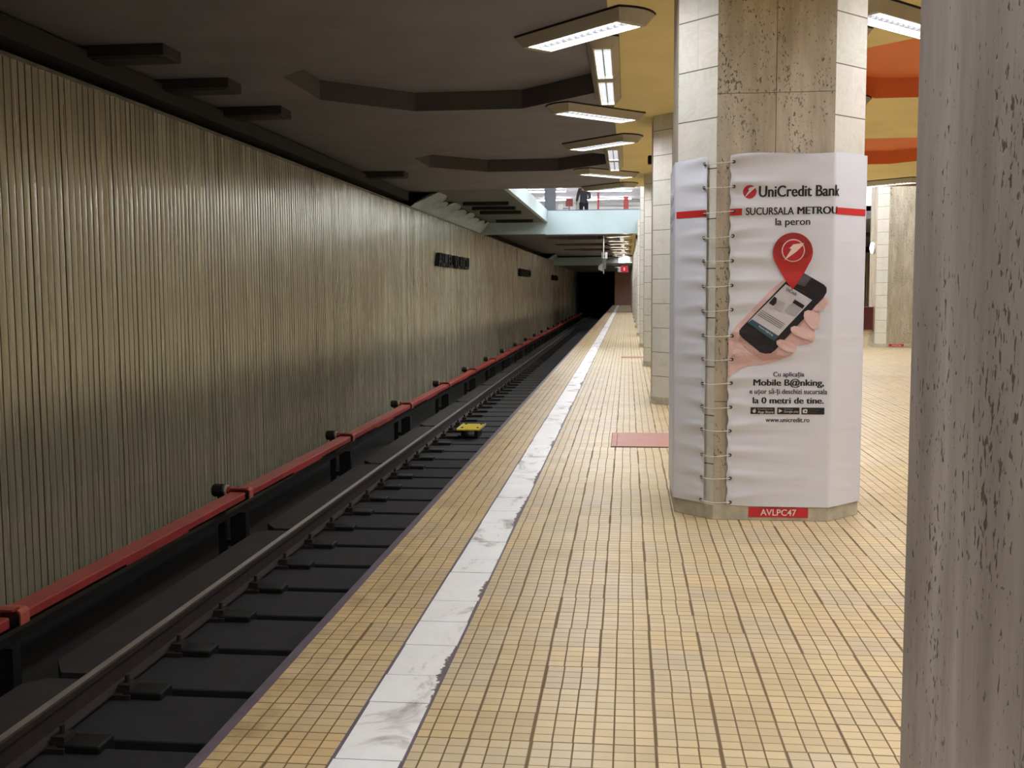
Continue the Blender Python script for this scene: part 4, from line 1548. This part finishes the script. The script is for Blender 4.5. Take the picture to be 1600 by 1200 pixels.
MB().box(-0.36, -0.18, -0.03, 0.03, -0.12, 0.10).build('panel', [M['grey']], t)
flat_text('1', 0.0, -0.033, 0.02, 0.06, 0.16, M['ink_white'], t, 0.02)
flat_text('2', -0.27, -0.033, 0.0, 0.10, 0.16, M['ink_white'], t, 0.02)
for x in (-0.15, 0.15):
    MB().box(x - 0.01, x + 0.01, -0.01, 0.01, 0.20, ZC - 2.68).build('hanger', [M['grey']], t)
def dboard(x0, x1, m, label):
    t = thing('direction_board', label, 'sign', ((x0 + x1) / 2, 70.6, 3.30))
    h = (x1 - x0) / 2
    MB().box(-h, h, -0.1, 0.1, 0.0, 0.42).build('face', [m], t)
    for sx in (-h * 0.7, h * 0.7):
        MB().box(sx - 0.015, sx + 0.015, -0.015, 0.015, 0.42, ZC - 3.30).build('hanger', [M['grey']], t)
dboard(-0.60, 0.33, M['white'], 'white board hanging before the far footbridge')
dboard(-1.55, -0.62, M['grey'], 'grey board hanging left of the white one before the far footbridge')
# small boxes on pillars
def spk(x, y, z, label):
    t = thing('loudspeaker', label, 'loudspeaker', (x, y, z))
    MB().box(-0.05, 0.0, -0.06, 0.06, -0.06, 0.06).build('case', [M['black']], t, bevel=0.008)
    MB().box(-0.054, -0.05, -0.045, 0.045, -0.045, 0.045).build('grille', [M['trimdark']], t)
spk(0.336, 15.2, 3.37, 'small black loudspeaker high on the first pillar behind the banner')
spk(0.336, 36.3, 3.33, 'tiny black loudspeaker on a pillar at the footbridge')

# fittings on the pillar across the platform
t = thing('fire_cabinet', 'dark red wall cabinet on the pale pillar across the platform', 'cabinet', (6.46, 28.75, 0.74))
MB().box(-0.30, 0.0, -0.16, 0.25, -0.31, 0.31).build('case', [M['cabinet']], t, bevel=0.01)
MB().box(-0.32, 0.0, -0.17, -0.16, -0.33, -0.29).build('frame', [M['cab_frame']], t)
MB().box(-0.02, 0.0, -0.17, -0.16, -0.33, 0.33).build('frame', [M['cab_frame']], t)
t = thing('round_lamp', 'small round lit lamp on the side of the pale pillar', 'light', (6.42, 28.75, 2.60))
mb = MB()
mb.tube([(0.045, 0, 0), (0.0, 0, 0)], 0.15, 20)
mb.build('rim', [M['white']], t)
mb = MB()
mb.tube([(0.0, 0, 0), (-0.03, -0.0, 0), (-0.05, 0, 0)], [0.145, 0.13, 0.08], 20)
mb.build('glass', [M['lit_disc']], t, smooth=True)
o = thing('glow_panel', 'bright white glowing panel added for the hall glow beyond the banner edge above the far platform', 'light', (7.95, 36.7, 4.74))  # added glowing panel standing in for the bright glow of the hall
MB().box(-0.55, 0.55, -0.02, 0.1, -0.45, 0.45).build('case', [M['white']], o)
MB().box(-0.52, 0.52, -0.03, -0.021, -0.42, 0.42).build('panel', [M['glow_fill']], o)
